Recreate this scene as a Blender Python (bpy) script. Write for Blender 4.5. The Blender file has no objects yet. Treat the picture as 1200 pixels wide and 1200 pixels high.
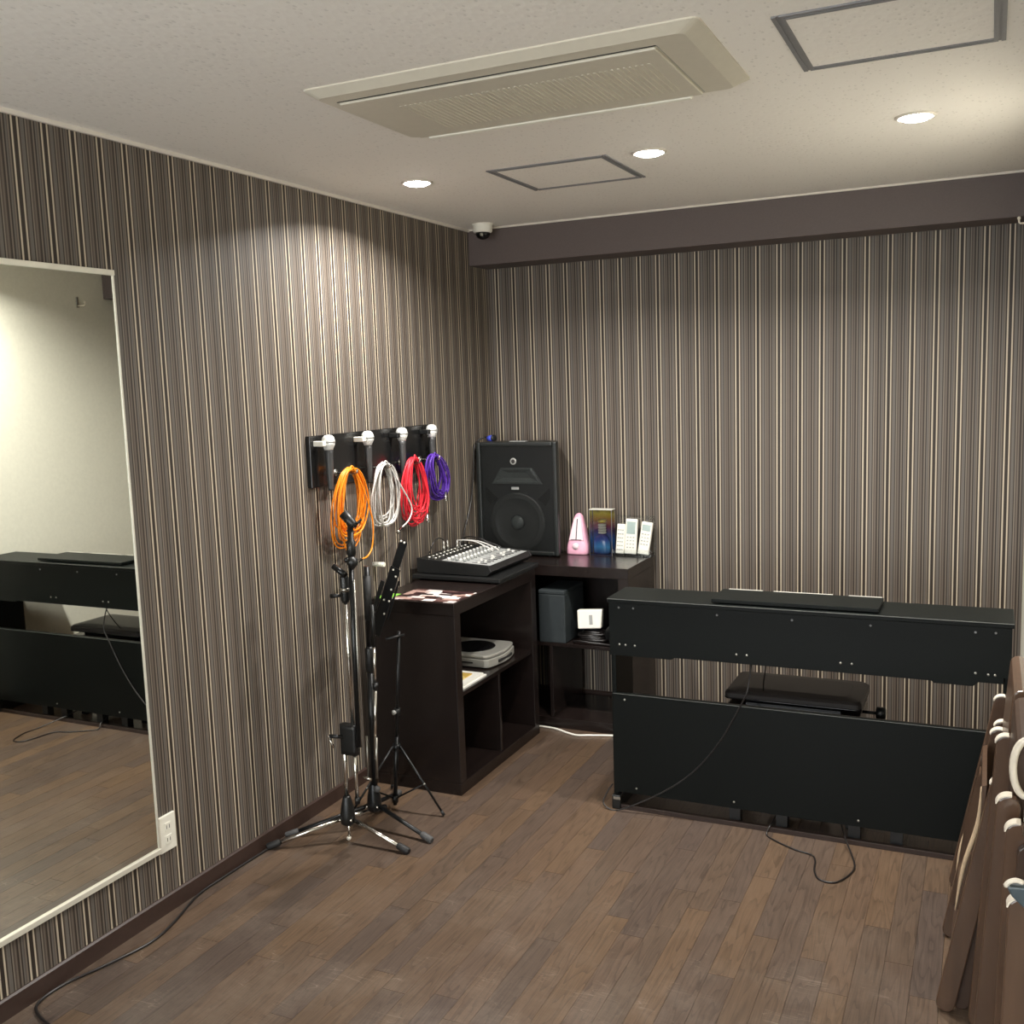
import bpy, math, random
from mathutils import Vector, Matrix

# ------------------------------------------------------------------ camera, world, light, exposure
scene = bpy.context.scene
COL = scene.collection
RIGHT = Vector((0.9045117, 0.4251282, -0.0335343))
UP = Vector((-0.0235887, 0.1283932, 0.9914428))
FWD = Vector((-0.4257959, 0.8959806, -0.1261614))
cam_data = bpy.data.cameras.new('camera')
cam_data.sensor_width = 36.0
cam_data.sensor_fit = 'HORIZONTAL'
cam_data.lens = 35.533
cam_data.clip_start = 0.02
cam = bpy.data.objects.new('camera', cam_data)
COL.objects.link(cam)
cam.matrix_world = Matrix(((RIGHT.x, UP.x, -FWD.x, 2.34908), (RIGHT.y, UP.y, -FWD.y, -4.74300),
                           (RIGHT.z, UP.z, -FWD.z, 1.64353), (0, 0, 0, 1)))
scene.camera = cam

world = bpy.data.worlds.new('world')
scene.world = world
world.use_nodes = True
world.node_tree.nodes['Background'].inputs[0].default_value = (0.5, 0.5, 0.5, 1)
world.node_tree.nodes['Background'].inputs[1].default_value = 0.0

scene.view_settings.view_transform = 'Standard'
scene.view_settings.look = 'None'
scene.view_settings.gamma = 1.0
scene.view_settings.use_curve_mapping = False
scene.view_settings.exposure = 0.12
DOWNLIGHT_WATTS = 22.5
LENS_EMIT = 36.0
ROOM_LAMP_EMIT = 9.0
LIGHT_COLOUR = (1.0, 0.965, 0.915)
FILL_WINDOW_EMIT = 7.0
scene.cycles.max_bounces = 10
scene.cycles.diffuse_bounces = 6
scene.cycles.glossy_bounces = 5
scene.cycles.transparent_max_bounces = 12
scene.cycles.sample_clamp_indirect = 6.0
scene.cycles.caustics_reflective = False
scene.cycles.caustics_refractive = False

random.seed(11)
PI = math.pi
W = 2.490          # room width
H = 2.4            # ceiling height
BACK = -6.1        # wall behind the camera
P = 0.094489       # wallpaper stripe period


# ------------------------------------------------------------------ materials
def lin(c):
    return tuple(((v / 255.0) / 12.92) if v / 255.0 <= 0.04045 else (((v / 255.0) + 0.055) / 1.055) ** 2.4 for v in c)


def new_mat(name):
    m = bpy.data.materials.new(name)
    m.use_nodes = True
    nt = m.node_tree
    return m, nt, nt.nodes['Principled BSDF']


def mat(name, rgb, rough=0.5, metal=0.0, var=0.06, scale=40.0, bump=0.0, spec=0.5, stretch=None, coat=0.0):
    """Principled with a little procedural noise in colour (and optionally relief)."""
    m, nt, b = new_mat(name)
    c = lin(rgb)
    tc = nt.nodes.new('ShaderNodeTexCoord')
    mp = nt.nodes.new('ShaderNodeMapping')
    if stretch:
        mp.inputs['Scale'].default_value = stretch
    nz = nt.nodes.new('ShaderNodeTexNoise')
    nz.inputs['Scale'].default_value = scale
    nz.inputs['Detail'].default_value = 3
    nt.links.new(tc.outputs['Object'], mp.inputs['Vector'])
    nt.links.new(mp.outputs['Vector'], nz.inputs['Vector'])
    rp = nt.nodes.new('ShaderNodeValToRGB')
    rp.color_ramp.elements[0].position = 0.3
    rp.color_ramp.elements[1].position = 0.7
    rp.color_ramp.elements[0].color = tuple(max(0, v * (1 - var)) for v in c) + (1,)
    rp.color_ramp.elements[1].color = tuple(min(1, v * (1 + var)) for v in c) + (1,)
    nt.links.new(nz.outputs['Fac'], rp.inputs['Fac'])
    nt.links.new(rp.outputs['Color'], b.inputs['Base Color'])
    b.inputs['Roughness'].default_value = rough
    b.inputs['Metallic'].default_value = metal
    b.inputs['Specular IOR Level'].default_value = spec
    if coat:
        b.inputs['Coat Weight'].default_value = coat
        b.inputs['Coat Roughness'].default_value = 0.12
    if bump:
        bp = nt.nodes.new('ShaderNodeBump')
        bp.inputs['Strength'].default_value = bump
        bp.inputs['Distance'].default_value = 0.002
        nt.links.new(nz.outputs['Fac'], bp.inputs['Height'])
        nt.links.new(bp.outputs['Normal'], b.inputs['Normal'])
    return m


def emit_mat(name, rgb, strength):
    m, nt, b = new_mat(name)
    b.inputs['Base Color'].default_value = (0.8, 0.8, 0.8, 1)
    b.inputs['Emission Color'].default_value = tuple(rgb) + (1,)
    b.inputs['Emission Strength'].default_value = strength
    return m


def stripe_ramp(nt, fac, stops):
    rp = nt.nodes.new('ShaderNodeValToRGB')
    rp.color_ramp.interpolation = 'LINEAR'
    el = rp.color_ramp.elements
    el[0].position, el[0].color = stops[0][0], lin(stops[0][1]) + (1,)
    el[1].position, el[1].color = stops[-1][0], lin(stops[-1][1]) + (1,)
    for p, c in stops[1:-1]:
        e = el.new(p)
        e.color = lin(c) + (1,)
    nt.links.new(fac, rp.inputs['Fac'])
    return rp.outputs['Color']


def wallpaper(name, axis, offset):
    """Striped paper: a pale double pinstripe every 94 mm with brown, grey and tan bands between."""
    m, nt, b = new_mat(name)
    N = nt.nodes.new
    L = nt.links.new
    tc = N('ShaderNodeTexCoord')
    sp = N('ShaderNodeSeparateXYZ')
    L(tc.outputs['Object'], sp.inputs[0])
    a = N('ShaderNodeMath'); a.operation = 'SUBTRACT'; a.inputs[1].default_value = offset - P * 0.5
    L(sp.outputs[axis], a.inputs[0])
    d = N('ShaderNodeMath'); d.operation = 'DIVIDE'; d.inputs[1].default_value = P
    L(a.outputs[0], d.inputs[0])
    fr = N('ShaderNodeMath'); fr.operation = 'FRACT'
    L(d.outputs[0], fr.inputs[0])
    PALE, DK, BR, GR, TN, MID = (196, 183, 162), (54, 46, 40), (82, 71, 63), (107, 101, 95), (117, 107, 97), (92, 82, 74)
    stops = [(0.0, BR), (0.03, DK), (0.055, DK), (0.07, TN), (0.115, TN), (0.13, DK), (0.16, DK), (0.178, GR), (0.222, GR), (0.24, BR), (0.262, TN), (0.298, TN),
             (0.315, DK), (0.360, DK), (0.373, PALE), (0.421, PALE), (0.436, DK), (0.556, DK), (0.571, PALE), (0.613, PALE), (0.628, DK), (0.665, BR),
             (0.690, GR), (0.790, GR), (0.806, DK), (0.826, DK), (0.843, TN), (0.866, (142, 133, 121)), (0.886, BR), (0.930, MID), (0.965, TN), (1.0, BR)]
    c1 = stripe_ramp(nt, fr.outputs[0], stops)
    # slow drift of the grey / brown balance from stripe to stripe
    d2 = N('ShaderNodeMath'); d2.operation = 'FLOOR'
    L(d.outputs[0], d2.inputs[0])
    wn = N('ShaderNodeTexWhiteNoise'); wn.noise_dimensions = '1D'
    L(d2.outputs[0], wn.inputs['W'])
    # fine thread lines
    nz = N('ShaderNodeTexNoise'); nz.noise_dimensions = '1D'
    nz.inputs['Scale'].default_value = 330.0
    nz.inputs['Detail'].default_value = 1.0
    L(sp.outputs[axis], nz.inputs['W'])
    mr = N('ShaderNodeMapRange')
    mr.inputs['From Min'].default_value = 0.3; mr.inputs['From Max'].default_value = 0.7
    mr.inputs['To Min'].default_value = 0.84; mr.inputs['To Max'].default_value = 1.16
    L(nz.outputs['Fac'], mr.inputs['Value'])
    mr2 = N('ShaderNodeMapRange')
    mr2.inputs['To Min'].default_value = 0.84; mr2.inputs['To Max'].default_value = 0.98
    L(wn.outputs['Value'], mr2.inputs['Value'])
    mu = N('ShaderNodeMath'); mu.operation = 'MULTIPLY'
    L(mr.outputs[0], mu.inputs[0]); L(mr2.outputs[0], mu.inputs[1])
    mx = N('ShaderNodeMix'); mx.data_type = 'RGBA'; mx.blend_type = 'MULTIPLY'; mx.inputs['Factor'].default_value = 1.0
    cr = N('ShaderNodeCombineColor')
    for i in range(3):
        L(mu.outputs[0], cr.inputs[i])
    L(c1, mx.inputs['A']); L(cr.outputs[0], mx.inputs['B'])
    L(mx.outputs['Result'], b.inputs['Base Color'])
    b.inputs['Roughness'].default_value = 0.55
    b.inputs['Specular IOR Level'].default_value = 0.35
    return m


def ceiling_mat():
    m, nt, b = new_mat('speckled_ceiling_board')
    N = nt.nodes.new; L = nt.links.new
    tc = N('ShaderNodeTexCoord')
    mp = N('ShaderNodeMapping'); mp.inputs['Scale'].default_value = (1.0, 0.55, 1.0)
    L(tc.outputs['Object'], mp.inputs['Vector'])
    vo = N('ShaderNodeTexVoronoi'); vo.inputs['Scale'].default_value = 64.0
    L(mp.outputs[0], vo.inputs['Vector'])
    nz = N('ShaderNodeTexNoise'); nz.inputs['Scale'].default_value = 18.0; nz.inputs['Detail'].default_value = 4
    L(mp.outputs[0], nz.inputs['Vector'])
    md = N('ShaderNodeMath'); md.operation = 'MULTIPLY'
    L(nz.outputs['Fac'], md.inputs[0]); md.inputs[1].default_value = 0.26
    lt = N('ShaderNodeMath'); lt.operation = 'SUBTRACT'
    L(vo.outputs['Distance'], lt.inputs[0]); L(md.outputs[0], lt.inputs[1])
    rp = N('ShaderNodeValToRGB')
    rp.color_ramp.elements[0].position = 0.02; rp.color_ramp.elements[0].color = lin((226, 222, 215)) + (1,)
    rp.color_ramp.elements[1].position = 0.09; rp.color_ramp.elements[1].color = lin((241, 237, 230)) + (1,)
    L(lt.outputs[0], rp.inputs['Fac'])
    L(rp.outputs['Color'], b.inputs['Base Color'])
    bp = N('ShaderNodeBump'); bp.inputs['Strength'].default_value = 0.35; bp.inputs['Distance'].default_value = 0.003
    L(lt.outputs[0], bp.inputs['Height']); L(bp.outputs['Normal'], b.inputs['Normal'])
    b.inputs['Roughness'].default_value = 0.8
    return m


def plank_mat():
    """Stained oak: each board its own tone, cathedral grain, scuffs and scratches."""
    m, nt, b = new_mat('stained_oak_plank')
    N = nt.nodes.new; L = nt.links.new
    tc = N('ShaderNodeTexCoord'); oi = N('ShaderNodeObjectInfo'); geo = N('ShaderNodeNewGeometry')
    # offset the grain per plank
    cx = N('ShaderNodeCombineXYZ')
    m1 = N('ShaderNodeMath'); m1.operation = 'MULTIPLY'; m1.inputs[1].default_value = 37.0
    L(oi.outputs['Random'], m1.inputs[0]); L(m1.outputs[0], cx.inputs[0]); L(m1.outputs[0], cx.inputs[1])
    ad = N('ShaderNodeVectorMath'); ad.operation = 'ADD'
    L(tc.outputs['Object'], ad.inputs[0]); L(cx.outputs[0], ad.inputs[1])
    mp = N('ShaderNodeMapping'); mp.inputs['Scale'].default_value = (1.0, 0.10, 1.0)
    L(ad.outputs[0], mp.inputs['Vector'])
    wv = N('ShaderNodeTexNoise'); wv.inputs['Scale'].default_value = 16.0; wv.inputs['Detail'].default_value = 2
    L(mp.outputs[0], wv.inputs['Vector'])
    mm = N('ShaderNodeMath'); mm.operation = 'MULTIPLY'; mm.inputs[1].default_value = 11.0
    L(wv.outputs['Fac'], mm.inputs[0])
    fr = N('ShaderNodeMath'); fr.operation = 'FRACT'; L(mm.outputs[0], fr.inputs[0])
    mp2 = N('ShaderNodeMapping'); mp2.inputs['Scale'].default_value = (1.0, 0.035, 1.0)
    L(ad.outputs[0], mp2.inputs['Vector'])
    fine = N('ShaderNodeTexNoise'); fine.inputs['Scale'].default_value = 260.0; fine.inputs['Detail'].default_value = 3
    L(mp2.outputs[0], fine.inputs['Vector'])
    g = N('ShaderNodeMapRange'); g.inputs['To Min'].default_value = 1.05; g.inputs['To Max'].default_value = 0.66
    pw = N('ShaderNodeMath'); pw.operation = 'POWER'; pw.inputs[1].default_value = 4.0
    L(fr.outputs[0], pw.inputs[0]); L(pw.outputs[0], g.inputs['Value'])
    g2 = N('ShaderNodeMapRange'); g2.inputs['From Min'].default_value = 0.3; g2.inputs['From Max'].default_value = 0.7
    g2.inputs['To Min'].default_value = 0.82; g2.inputs['To Max'].default_value = 1.14
    L(fine.outputs['Fac'], g2.inputs['Value'])
    gm = N('ShaderNodeMath'); gm.operation = 'MULTIPLY'; L(g.outputs[0], gm.inputs[0]); L(g2.outputs[0], gm.inputs[1])
    tone = N('ShaderNodeValToRGB')
    el = tone.color_ramp.elements
    tones = [(0.0, (79, 67, 60)), (0.25, (86, 71, 59)), (0.5, (95, 76, 59)), (0.72, (90, 73, 60)), (0.88, (82, 69, 60)), (1.0, (101, 79, 60))]
    el[0].color = lin(tones[0][1]) + (1,); el[1].color = lin(tones[-1][1]) + (1,)
    for p_, c_ in tones[1:-1]:
        e = el.new(p_); e.color = lin(c_) + (1,)
    L(oi.outputs['Random'], tone.inputs['Fac'])
    mx = N('ShaderNodeMix'); mx.data_type = 'RGBA'; mx.blend_type = 'MULTIPLY'; mx.inputs['Factor'].default_value = 1.0
    cr = N('ShaderNodeCombineColor')
    for i in range(3):
        L(gm.outputs[0], cr.inputs[i])
    L(tone.outputs['Color'], mx.inputs['A']); L(cr.outputs[0], mx.inputs['B'])
    # worn, greyed patches and scratches in world space
    pos = N('ShaderNodeMapping'); pos.inputs['Scale'].default_value = (1.0, 1.0, 1.0)
    L(geo.outputs['Position'], pos.inputs['Vector'])
    wear = N('ShaderNodeTexNoise'); wear.inputs['Scale'].default_value = 3.2; wear.inputs['Detail'].default_value = 9; wear.inputs['Roughness'].default_value = 0.78
    L(pos.outputs[0], wear.inputs['Vector'])
    sc = N('ShaderNodeMapping'); sc.inputs['Rotation'].default_value = (0, 0, 0.35); sc.inputs['Scale'].default_value = (0.55, 9.0, 1.0)
    L(geo.outputs['Position'], sc.inputs['Vector'])
    scr = N('ShaderNodeTexNoise'); scr.inputs['Scale'].default_value = 5.5; scr.inputs['Detail'].default_value = 2; scr.inputs['Distortion'].default_value = 0.6
    L(sc.outputs[0], scr.inputs['Vector'])
    s1 = N('ShaderNodeMath'); s1.operation = 'SUBTRACT'; s1.inputs[1].default_value = 0.5; L(scr.outputs['Fac'], s1.inputs[0])
    s2 = N('ShaderNodeMath'); s2.operation = 'ABSOLUTE'; L(s1.outputs[0], s2.inputs[0])
    s3 = N('ShaderNodeMapRange'); s3.inputs['From Min'].default_value = 0.0; s3.inputs['From Max'].default_value = 0.006
    s3.inputs['To Min'].default_value = 1.0; s3.inputs['To Max'].default_value = 0.0
    L(s2.outputs[0], s3.inputs['Value'])
    w1 = N('ShaderNodeMapRange'); w1.inputs['From Min'].default_value = 0.46; w1.inputs['From Max'].default_value = 0.72
    L(wear.outputs['Fac'], w1.inputs['Value'])
    # the walked-on end of the room is scuffed most
    spy = N('ShaderNodeSeparateXYZ'); L(geo.outputs['Position'], spy.inputs[0])
    near = N('ShaderNodeMapRange'); near.interpolation_type = 'SMOOTHSTEP'
    near.inputs['From Min'].default_value = -1.35; near.inputs['From Max'].default_value = -2.75
    near.inputs['To Min'].default_value = 0.12; near.inputs['To Max'].default_value = 1.0
    L(spy.outputs[1], near.inputs['Value'])
    sc2 = N('ShaderNodeMapping'); sc2.inputs['Rotation'].default_value = (0, 0, -0.5); sc2.inputs['Scale'].default_value = (0.8, 5.0, 1.0)
    L(geo.outputs['Position'], sc2.inputs['Vector'])
    scr2 = N('ShaderNodeTexNoise'); scr2.inputs['Scale'].default_value = 4.0; scr2.inputs['Detail'].default_value = 1; scr2.inputs['Distortion'].default_value = 1.0
    L(sc2.outputs[0], scr2.inputs['Vector'])
    t1 = N('ShaderNodeMath'); t1.operation = 'SUBTRACT'; t1.inputs[1].default_value = 0.52; L(scr2.outputs['Fac'], t1.inputs[0])
    t2 = N('ShaderNodeMath'); t2.operation = 'ABSOLUTE'; L(t1.outputs[0], t2.inputs[0])
    t3 = N('ShaderNodeMapRange'); t3.inputs['From Max'].default_value = 0.005
    t3.inputs['To Min'].default_value = 1.0; t3.inputs['To Max'].default_value = 0.0
    L(t2.outputs[0], t3.inputs['Value'])
    smx = N('ShaderNodeMath'); smx.operation = 'MAXIMUM'; L(s3.outputs[0], smx.inputs[0]); L(t3.outputs[0], smx.inputs[1])
    brk = N('ShaderNodeTexNoise'); brk.inputs['Scale'].default_value = 6.5; brk.inputs['Detail'].default_value = 3
    L(geo.outputs['Position'], brk.inputs['Vector'])
    bm_ = N('ShaderNodeMapRange'); bm_.inputs['From Min'].default_value = 0.52; bm_.inputs['From Max'].default_value = 0.64; L(brk.outputs['Fac'], bm_.inputs['Value'])
    sm = N('ShaderNodeMath'); sm.operation = 'MULTIPLY'; L(smx.outputs[0], sm.inputs[0]); L(bm_.outputs[0], sm.inputs[1])
    s5 = N('ShaderNodeMath'); s5.operation = 'MULTIPLY'; s5.inputs[1].default_value = 0.75; L(sm.outputs[0], s5.inputs[0])
    sa0 = N('ShaderNodeMath'); sa0.operation = 'MULTIPLY_ADD'; L(w1.outputs[0], sa0.inputs[0]); sa0.inputs[1].default_value = 0.30; L(s5.outputs[0], sa0.inputs[2])
    sa = N('ShaderNodeMath'); sa.operation = 'MULTIPLY'; L(sa0.outputs[0], sa.inputs[0]); L(near.outputs[0], sa.inputs[1])
    mx2 = N('ShaderNodeMix'); mx2.data_type = 'RGBA'
    L(sa.outputs[0], mx2.inputs['Factor'])
    L(mx.outputs['Result'], mx2.inputs['A']); mx2.inputs['B'].default_value = lin((146, 132, 118)) + (1,)
    L(mx2.outputs['Result'], b.inputs['Base Color'])
    rr = N('ShaderNodeMapRange'); rr.inputs['To Min'].default_value = 0.24; rr.inputs['To Max'].default_value = 0.44
    L(wear.outputs['Fac'], rr.inputs['Value']); L(rr.outputs[0], b.inputs['Roughness'])
    bp = N('ShaderNodeBump'); bp.inputs['Strength'].default_value = 0.12; bp.inputs['Distance'].default_value = 0.001
    L(gm.outputs[0], bp.inputs['Height']); L(bp.outputs['Normal'], b.inputs['Normal'])
    return m


def glass_mat(name, rgb=(251, 253, 253), alpha=0.18, rough=0.05):
    m, nt, b = new_mat(name)
    N = nt.nodes.new; L = nt.links.new
    out = nt.nodes['Material Output']
    tr = N('ShaderNodeBsdfTransparent'); tr.inputs[0].default_value = lin(rgb) + (1,)
    gl = N('ShaderNodeBsdfGlossy'); gl.inputs['Roughness'].default_value = rough
    fr = N('ShaderNodeFresnel'); fr.inputs['IOR'].default_value = 1.45
    ad = N('ShaderNodeMath'); ad.operation = 'ADD'; ad.inputs[1].default_value = alpha * 0.3
    L(fr.outputs[0], ad.inputs[0])
    mx = N('ShaderNodeMixShader')
    L(ad.outputs[0], mx.inputs[0]); L(tr.outputs[0], mx.inputs[1]); L(gl.outputs[0], mx.inputs[2])
    L(mx.outputs[0], out.inputs['Surface'])
    return m


def mesh_grille_mat():
    """Perforated steel: a fine lattice of holes one can see the driver through."""
    m, nt, b = new_mat('perforated_grille')
    N = nt.nodes.new; L = nt.links.new
    out = nt.nodes['Material Output']
    tc = N('ShaderNodeTexCoord')
    mp = N('ShaderNodeMapping'); mp.inputs['Scale'].default_value = (1, 1, 1)
    L(tc.outputs['Object'], mp.inputs['Vector'])
    sp = N('ShaderNodeSeparateXYZ'); L(mp.outputs[0], sp.inputs[0])
    vals = []
    for ax, per in ((0, 0.004), (2, 0.004)):
        d = N('ShaderNodeMath'); d.operation = 'DIVIDE'; d.inputs[1].default_value = per; L(sp.outputs[ax], d.inputs[0])
        f = N('ShaderNodeMath'); f.operation = 'FRACT'; L(d.outputs[0], f.inputs[0])
        g = N('ShaderNodeMath'); g.operation = 'GREATER_THAN'; g.inputs[1].default_value = 0.22; L(f.outputs[0], g.inputs[0])
        vals.append(g.outputs[0])
    mu = N('ShaderNodeMath'); mu.operation = 'MULTIPLY'; L(vals[0], mu.inputs[0]); L(vals[1], mu.inputs[1])
    tr = N('ShaderNodeBsdfTransparent')
    b.inputs['Base Color'].default_value = lin((24, 26, 25)) + (1,)
    b.inputs['Roughness'].default_value = 0.5
    mx = N('ShaderNodeMixShader')
    L(mu.outputs[0], mx.inputs[0]); L(b.outputs[0], mx.inputs[1]); L(tr.outputs[0], mx.inputs[2])
    L(mx.outputs[0], out.inputs['Surface'])
    return m


def print_mat(name, palette, scale, seed=0.0):
    """A printed sheet: blocks of pictures and text bars."""
    m, nt, b = new_mat(name)
    N = nt.nodes.new; L = nt.links.new
    tc = N('ShaderNodeTexCoord')
    mp = N('ShaderNodeMapping'); mp.inputs['Scale'].default_value = scale; mp.inputs['Location'].default_value = (seed, seed * 0.7, 0)
    L(tc.outputs['Object'], mp.inputs['Vector'])
    vo = N('ShaderNodeTexVoronoi'); vo.distance = 'CHEBYCHEV'; vo.inputs['Scale'].default_value = 1.0; vo.inputs['Randomness'].default_value = 0.7
    L(mp.outputs[0], vo.inputs['Vector'])
    sp = N('ShaderNodeSeparateColor'); L(vo.outputs['Color'], sp.inputs[0])
    rp = N('ShaderNodeValToRGB'); rp.color_ramp.interpolation = 'CONSTANT'
    el = rp.color_ramp.elements
    n = len(palette)
    el[0].position = 0; el[0].color = lin(palette[0]) + (1,)
    el[1].position = (n - 1) / n; el[1].color = lin(palette[-1]) + (1,)
    for i in range(1, n - 1):
        e = el.new(i / n); e.color = lin(palette[i]) + (1,)
    L(sp.outputs[0], rp.inputs['Fac'])
    L(rp.outputs['Color'], b.inputs['Base Color'])
    b.inputs['Roughness'].default_value = 0.22
    return m


def gradient_mat(name, stops, z0, z1, rough=0.25):
    m, nt, b = new_mat(name)
    N = nt.nodes.new; L = nt.links.new
    tc = N('ShaderNodeTexCoord'); sp = N('ShaderNodeSeparateXYZ'); L(tc.outputs['Object'], sp.inputs[0])
    mr = N('ShaderNodeMapRange'); mr.inputs['From Min'].default_value = z0; mr.inputs['From Max'].default_value = z1
    L(sp.outputs[2], mr.inputs['Value'])
    nz = N('ShaderNodeTexNoise'); nz.inputs['Scale'].default_value = 25; L(tc.outputs['Object'], nz.inputs['Vector'])
    ma = N('ShaderNodeMath'); ma.operation = 'MULTIPLY_ADD'; ma.inputs[1].default_value = 0.14; L(nz.outputs['Fac'], ma.inputs[0])
    sb = N('ShaderNodeMath'); sb.operation = 'SUBTRACT'; sb.inputs[1].default_value = 0.07; L(mr.outputs[0], sb.inputs[0])
    L(sb.outputs[0], ma.inputs[2])
    col = stripe_ramp(nt, ma.outputs[0], stops)
    L(col, b.inputs['Base Color']); b.inputs['Roughness'].default_value = rough
    return m


M = {}
M['paper_left'] = wallpaper('striped_wallpaper_left', 1, -2.401)
M['paper_back'] = wallpaper('striped_wallpaper_back', 0, 0.0531)
M['ceiling'] = ceiling_mat()
M['plank'] = plank_mat()
M['cream_wall'] = mat('cream_wallpaper', (226, 224, 210), 0.75, var=0.03, scale=60, bump=0.1)
M['soffit'] = mat('brown_soffit_paper', (89, 78, 75), 0.6, var=0.04, scale=120, bump=0.08)
M['baseboard'] = mat('dark_brown_baseboard', (58, 43, 37), 0.42, var=0.08, scale=60)
M['white_trim'] = mat('white_trim', (214, 207, 196), 0.5, var=0.02)
M['subfloor'] = mat('dark_subfloor', (46, 38, 33), 0.7)
M['espresso'] = mat('espresso_veneer', (28, 21, 19), 0.27, var=0.2, scale=70, stretch=(1, 0.1, 1))
M['piano'] = mat('satin_black_piano', (13, 17, 16), 0.44, var=0.08, scale=300, spec=0.16)
M['piano_edge'] = mat('black_piano_trim', (26, 27, 26), 0.3)
M['reddish'] = mat('brown_felt_rail', (50, 36, 30), 0.6)
M['black'] = mat('black_plastic', (18, 19, 19), 0.42, var=0.15)
M['black_metal'] = mat('black_enamel_metal', (24, 25, 26), 0.3, metal=0.3)
M['rubber'] = mat('grey_rubber', (72, 72, 72), 0.7)
M['dark_rubber'] = mat('black_rubber', (30, 30, 30), 0.6)
M['chrome'] = mat('chrome', (205, 202, 195), 0.16, metal=1.0, var=0.02)
M['steel'] = mat('satin_steel', (170, 168, 160), 0.35, metal=1.0, var=0.03)
M['alu'] = mat('aluminium_angle', (126, 126, 128), 0.45, metal=0.0, var=0.05)
M['mirror'] = mat('silvered_glass', (238, 240, 232), 0.012, metal=1.0, var=0.0)
M['frame_alu'] = mat('bright_aluminium_frame', (226, 222, 208), 0.3, metal=0.35, var=0.03)
M['white_plastic'] = mat('white_plastic', (232, 229, 216), 0.38, var=0.02)
M['ac_white'] = mat('ivory_plastic', (208, 202, 186), 0.42, var=0.02)
M['grey_plastic'] = mat('grey_plastic', (150, 150, 146), 0.4)
M['dark_slot'] = mat('dark_slot', (40, 38, 36), 0.7)
M['vinyl_black'] = mat('black_vinyl', (40, 36, 34), 0.36, var=0.1, scale=200, bump=0.08)
M['speaker_shell'] = mat('speaker_shell', (30, 33, 32), 0.40, var=0.1, scale=400, bump=0.15)
M['baffle'] = mat('speaker_baffle', (20, 22, 21), 0.55)
M['cone'] = mat('paper_cone', (54, 56, 54), 0.42)
M['horn'] = mat('horn_plastic', (84, 90, 88), 0.32)
M['grille'] = mesh_grille_mat()
M['mic_grey'] = mat('silver_mic_mesh', (214, 214, 210), 0.4, metal=0.15, var=0.12, scale=500, bump=0.3)
M['mic_body'] = mat('dark_grey_mic_body', (58, 58, 58), 0.45)
M['rack'] = mat('black_lacquer_board', (22, 22, 22), 0.22, var=0.1)
M['orange'] = mat('orange_cable', (240, 140, 22), 0.42, var=0.1)
M['pale_grey'] = mat('pale_grey_cable', (206, 203, 198), 0.42, var=0.05)
M['red'] = mat('red_cable', (226, 48, 62), 0.42, var=0.1)
M['purple'] = mat('purple_cable', (86, 48, 156), 0.42, var=0.1)
M['cord'] = mat('black_cord', (30, 27, 26), 0.35)
M['white_cord'] = mat('white_cord', (236, 232, 220), 0.4)
M['silver_panel'] = mat('silver_mixer_panel', (176, 178, 176), 0.38, metal=0.2, var=0.05)
M['knob_white'] = mat('pale_knob', (222, 222, 216), 0.4)
M['knob_grey'] = mat('grey_knob', (140, 142, 140), 0.4)
M['silver'] = mat('silver_plastic', (178, 176, 168), 0.33, metal=0.35, var=0.04)
M['gloss_black'] = mat('gloss_black', (16, 16, 17), 0.12)
M['flyer'] = print_mat('printed_flyer', [(40, 26, 26), (206, 196, 192), (96, 70, 66), (238, 234, 228), (58, 36, 38), (170, 140, 130)], (16, 34, 1), 3.1)
M['paper'] = mat('white_paper', (236, 234, 226), 0.6, var=0.02)
M['yellow_paper'] = print_mat('yellow_leaflet', [(232, 208, 130), (236, 222, 168), (214, 178, 92)], (14, 14, 1), 1.0)
M['green_paper'] = mat('green_leaflet', (128, 190, 70), 0.5)
M['pink'] = mat('pink_plastic', (240, 178, 200), 0.32, var=0.03)
M['pink_pale'] = mat('pale_pink_plastic', (244, 220, 226), 0.35, var=0.02)
M['dark_line'] = mat('dark_grey_print', (70, 66, 68), 0.5)
M['lcd'] = mat('lcd_glass', (160, 176, 172), 0.15)
M['button'] = mat('grey_button', (176, 178, 172), 0.5)
M['remote'] = mat('ivory_remote', (238, 234, 222), 0.4, var=0.02)
M['clear'] = glass_mat('clear_acrylic')
M['box_print'] = gradient_mat('rainbow_carton', [(0.0, (34, 60, 110)), (0.3, (40, 110, 190)), (0.5, (84, 66, 120)), (0.62, (122, 44, 74)), (0.78, (168, 120, 40)), (0.9, (190, 170, 50)), (1.0, (84, 70, 30))], 0.002, 0.222)
M['bottle'] = gradient_mat('blue_bottle_glass', [(0.0, (26, 50, 120)), (0.35, (70, 160, 226)), (0.7, (60, 96, 190)), (1.0, (70, 50, 120))], 0.006, 0.105, 0.1)
M['blue'] = mat('blue_connector', (78, 92, 214), 0.35)
M['grey_box'] = mat('slate_grey_box', (38, 44, 46), 0.6, var=0.08)
M['chair_wood'] = mat('brown_stained_wood', (84, 63, 48), 0.3, var=0.16, scale=40, stretch=(1, 1, 0.12), coat=0.3)
M['chair_dark'] = mat('dark_brown_stained_wood', (68, 51, 40), 0.36, var=0.15, scale=40, stretch=(1, 1, 0.12))
M['seat_highlight'] = mat('painted_seat_highlight', (206, 182, 150), 0.35, var=0.08)
M['cream_finish'] = mat('cream_finish', (226, 217, 200), 0.3)
M['blue_vinyl'] = mat('blue_grey_vinyl', (66, 78, 84), 0.3)
M['lens'] = emit_mat('lit_diffuser', LIGHT_COLOUR, LENS_EMIT)
M['fill_window_light'] = emit_mat('lit_fill_window', (0.94, 0.975, 1.0), FILL_WINDOW_EMIT)
M['room_lamp'] = emit_mat('lit_globe', LIGHT_COLOUR, ROOM_LAMP_EMIT)


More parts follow.
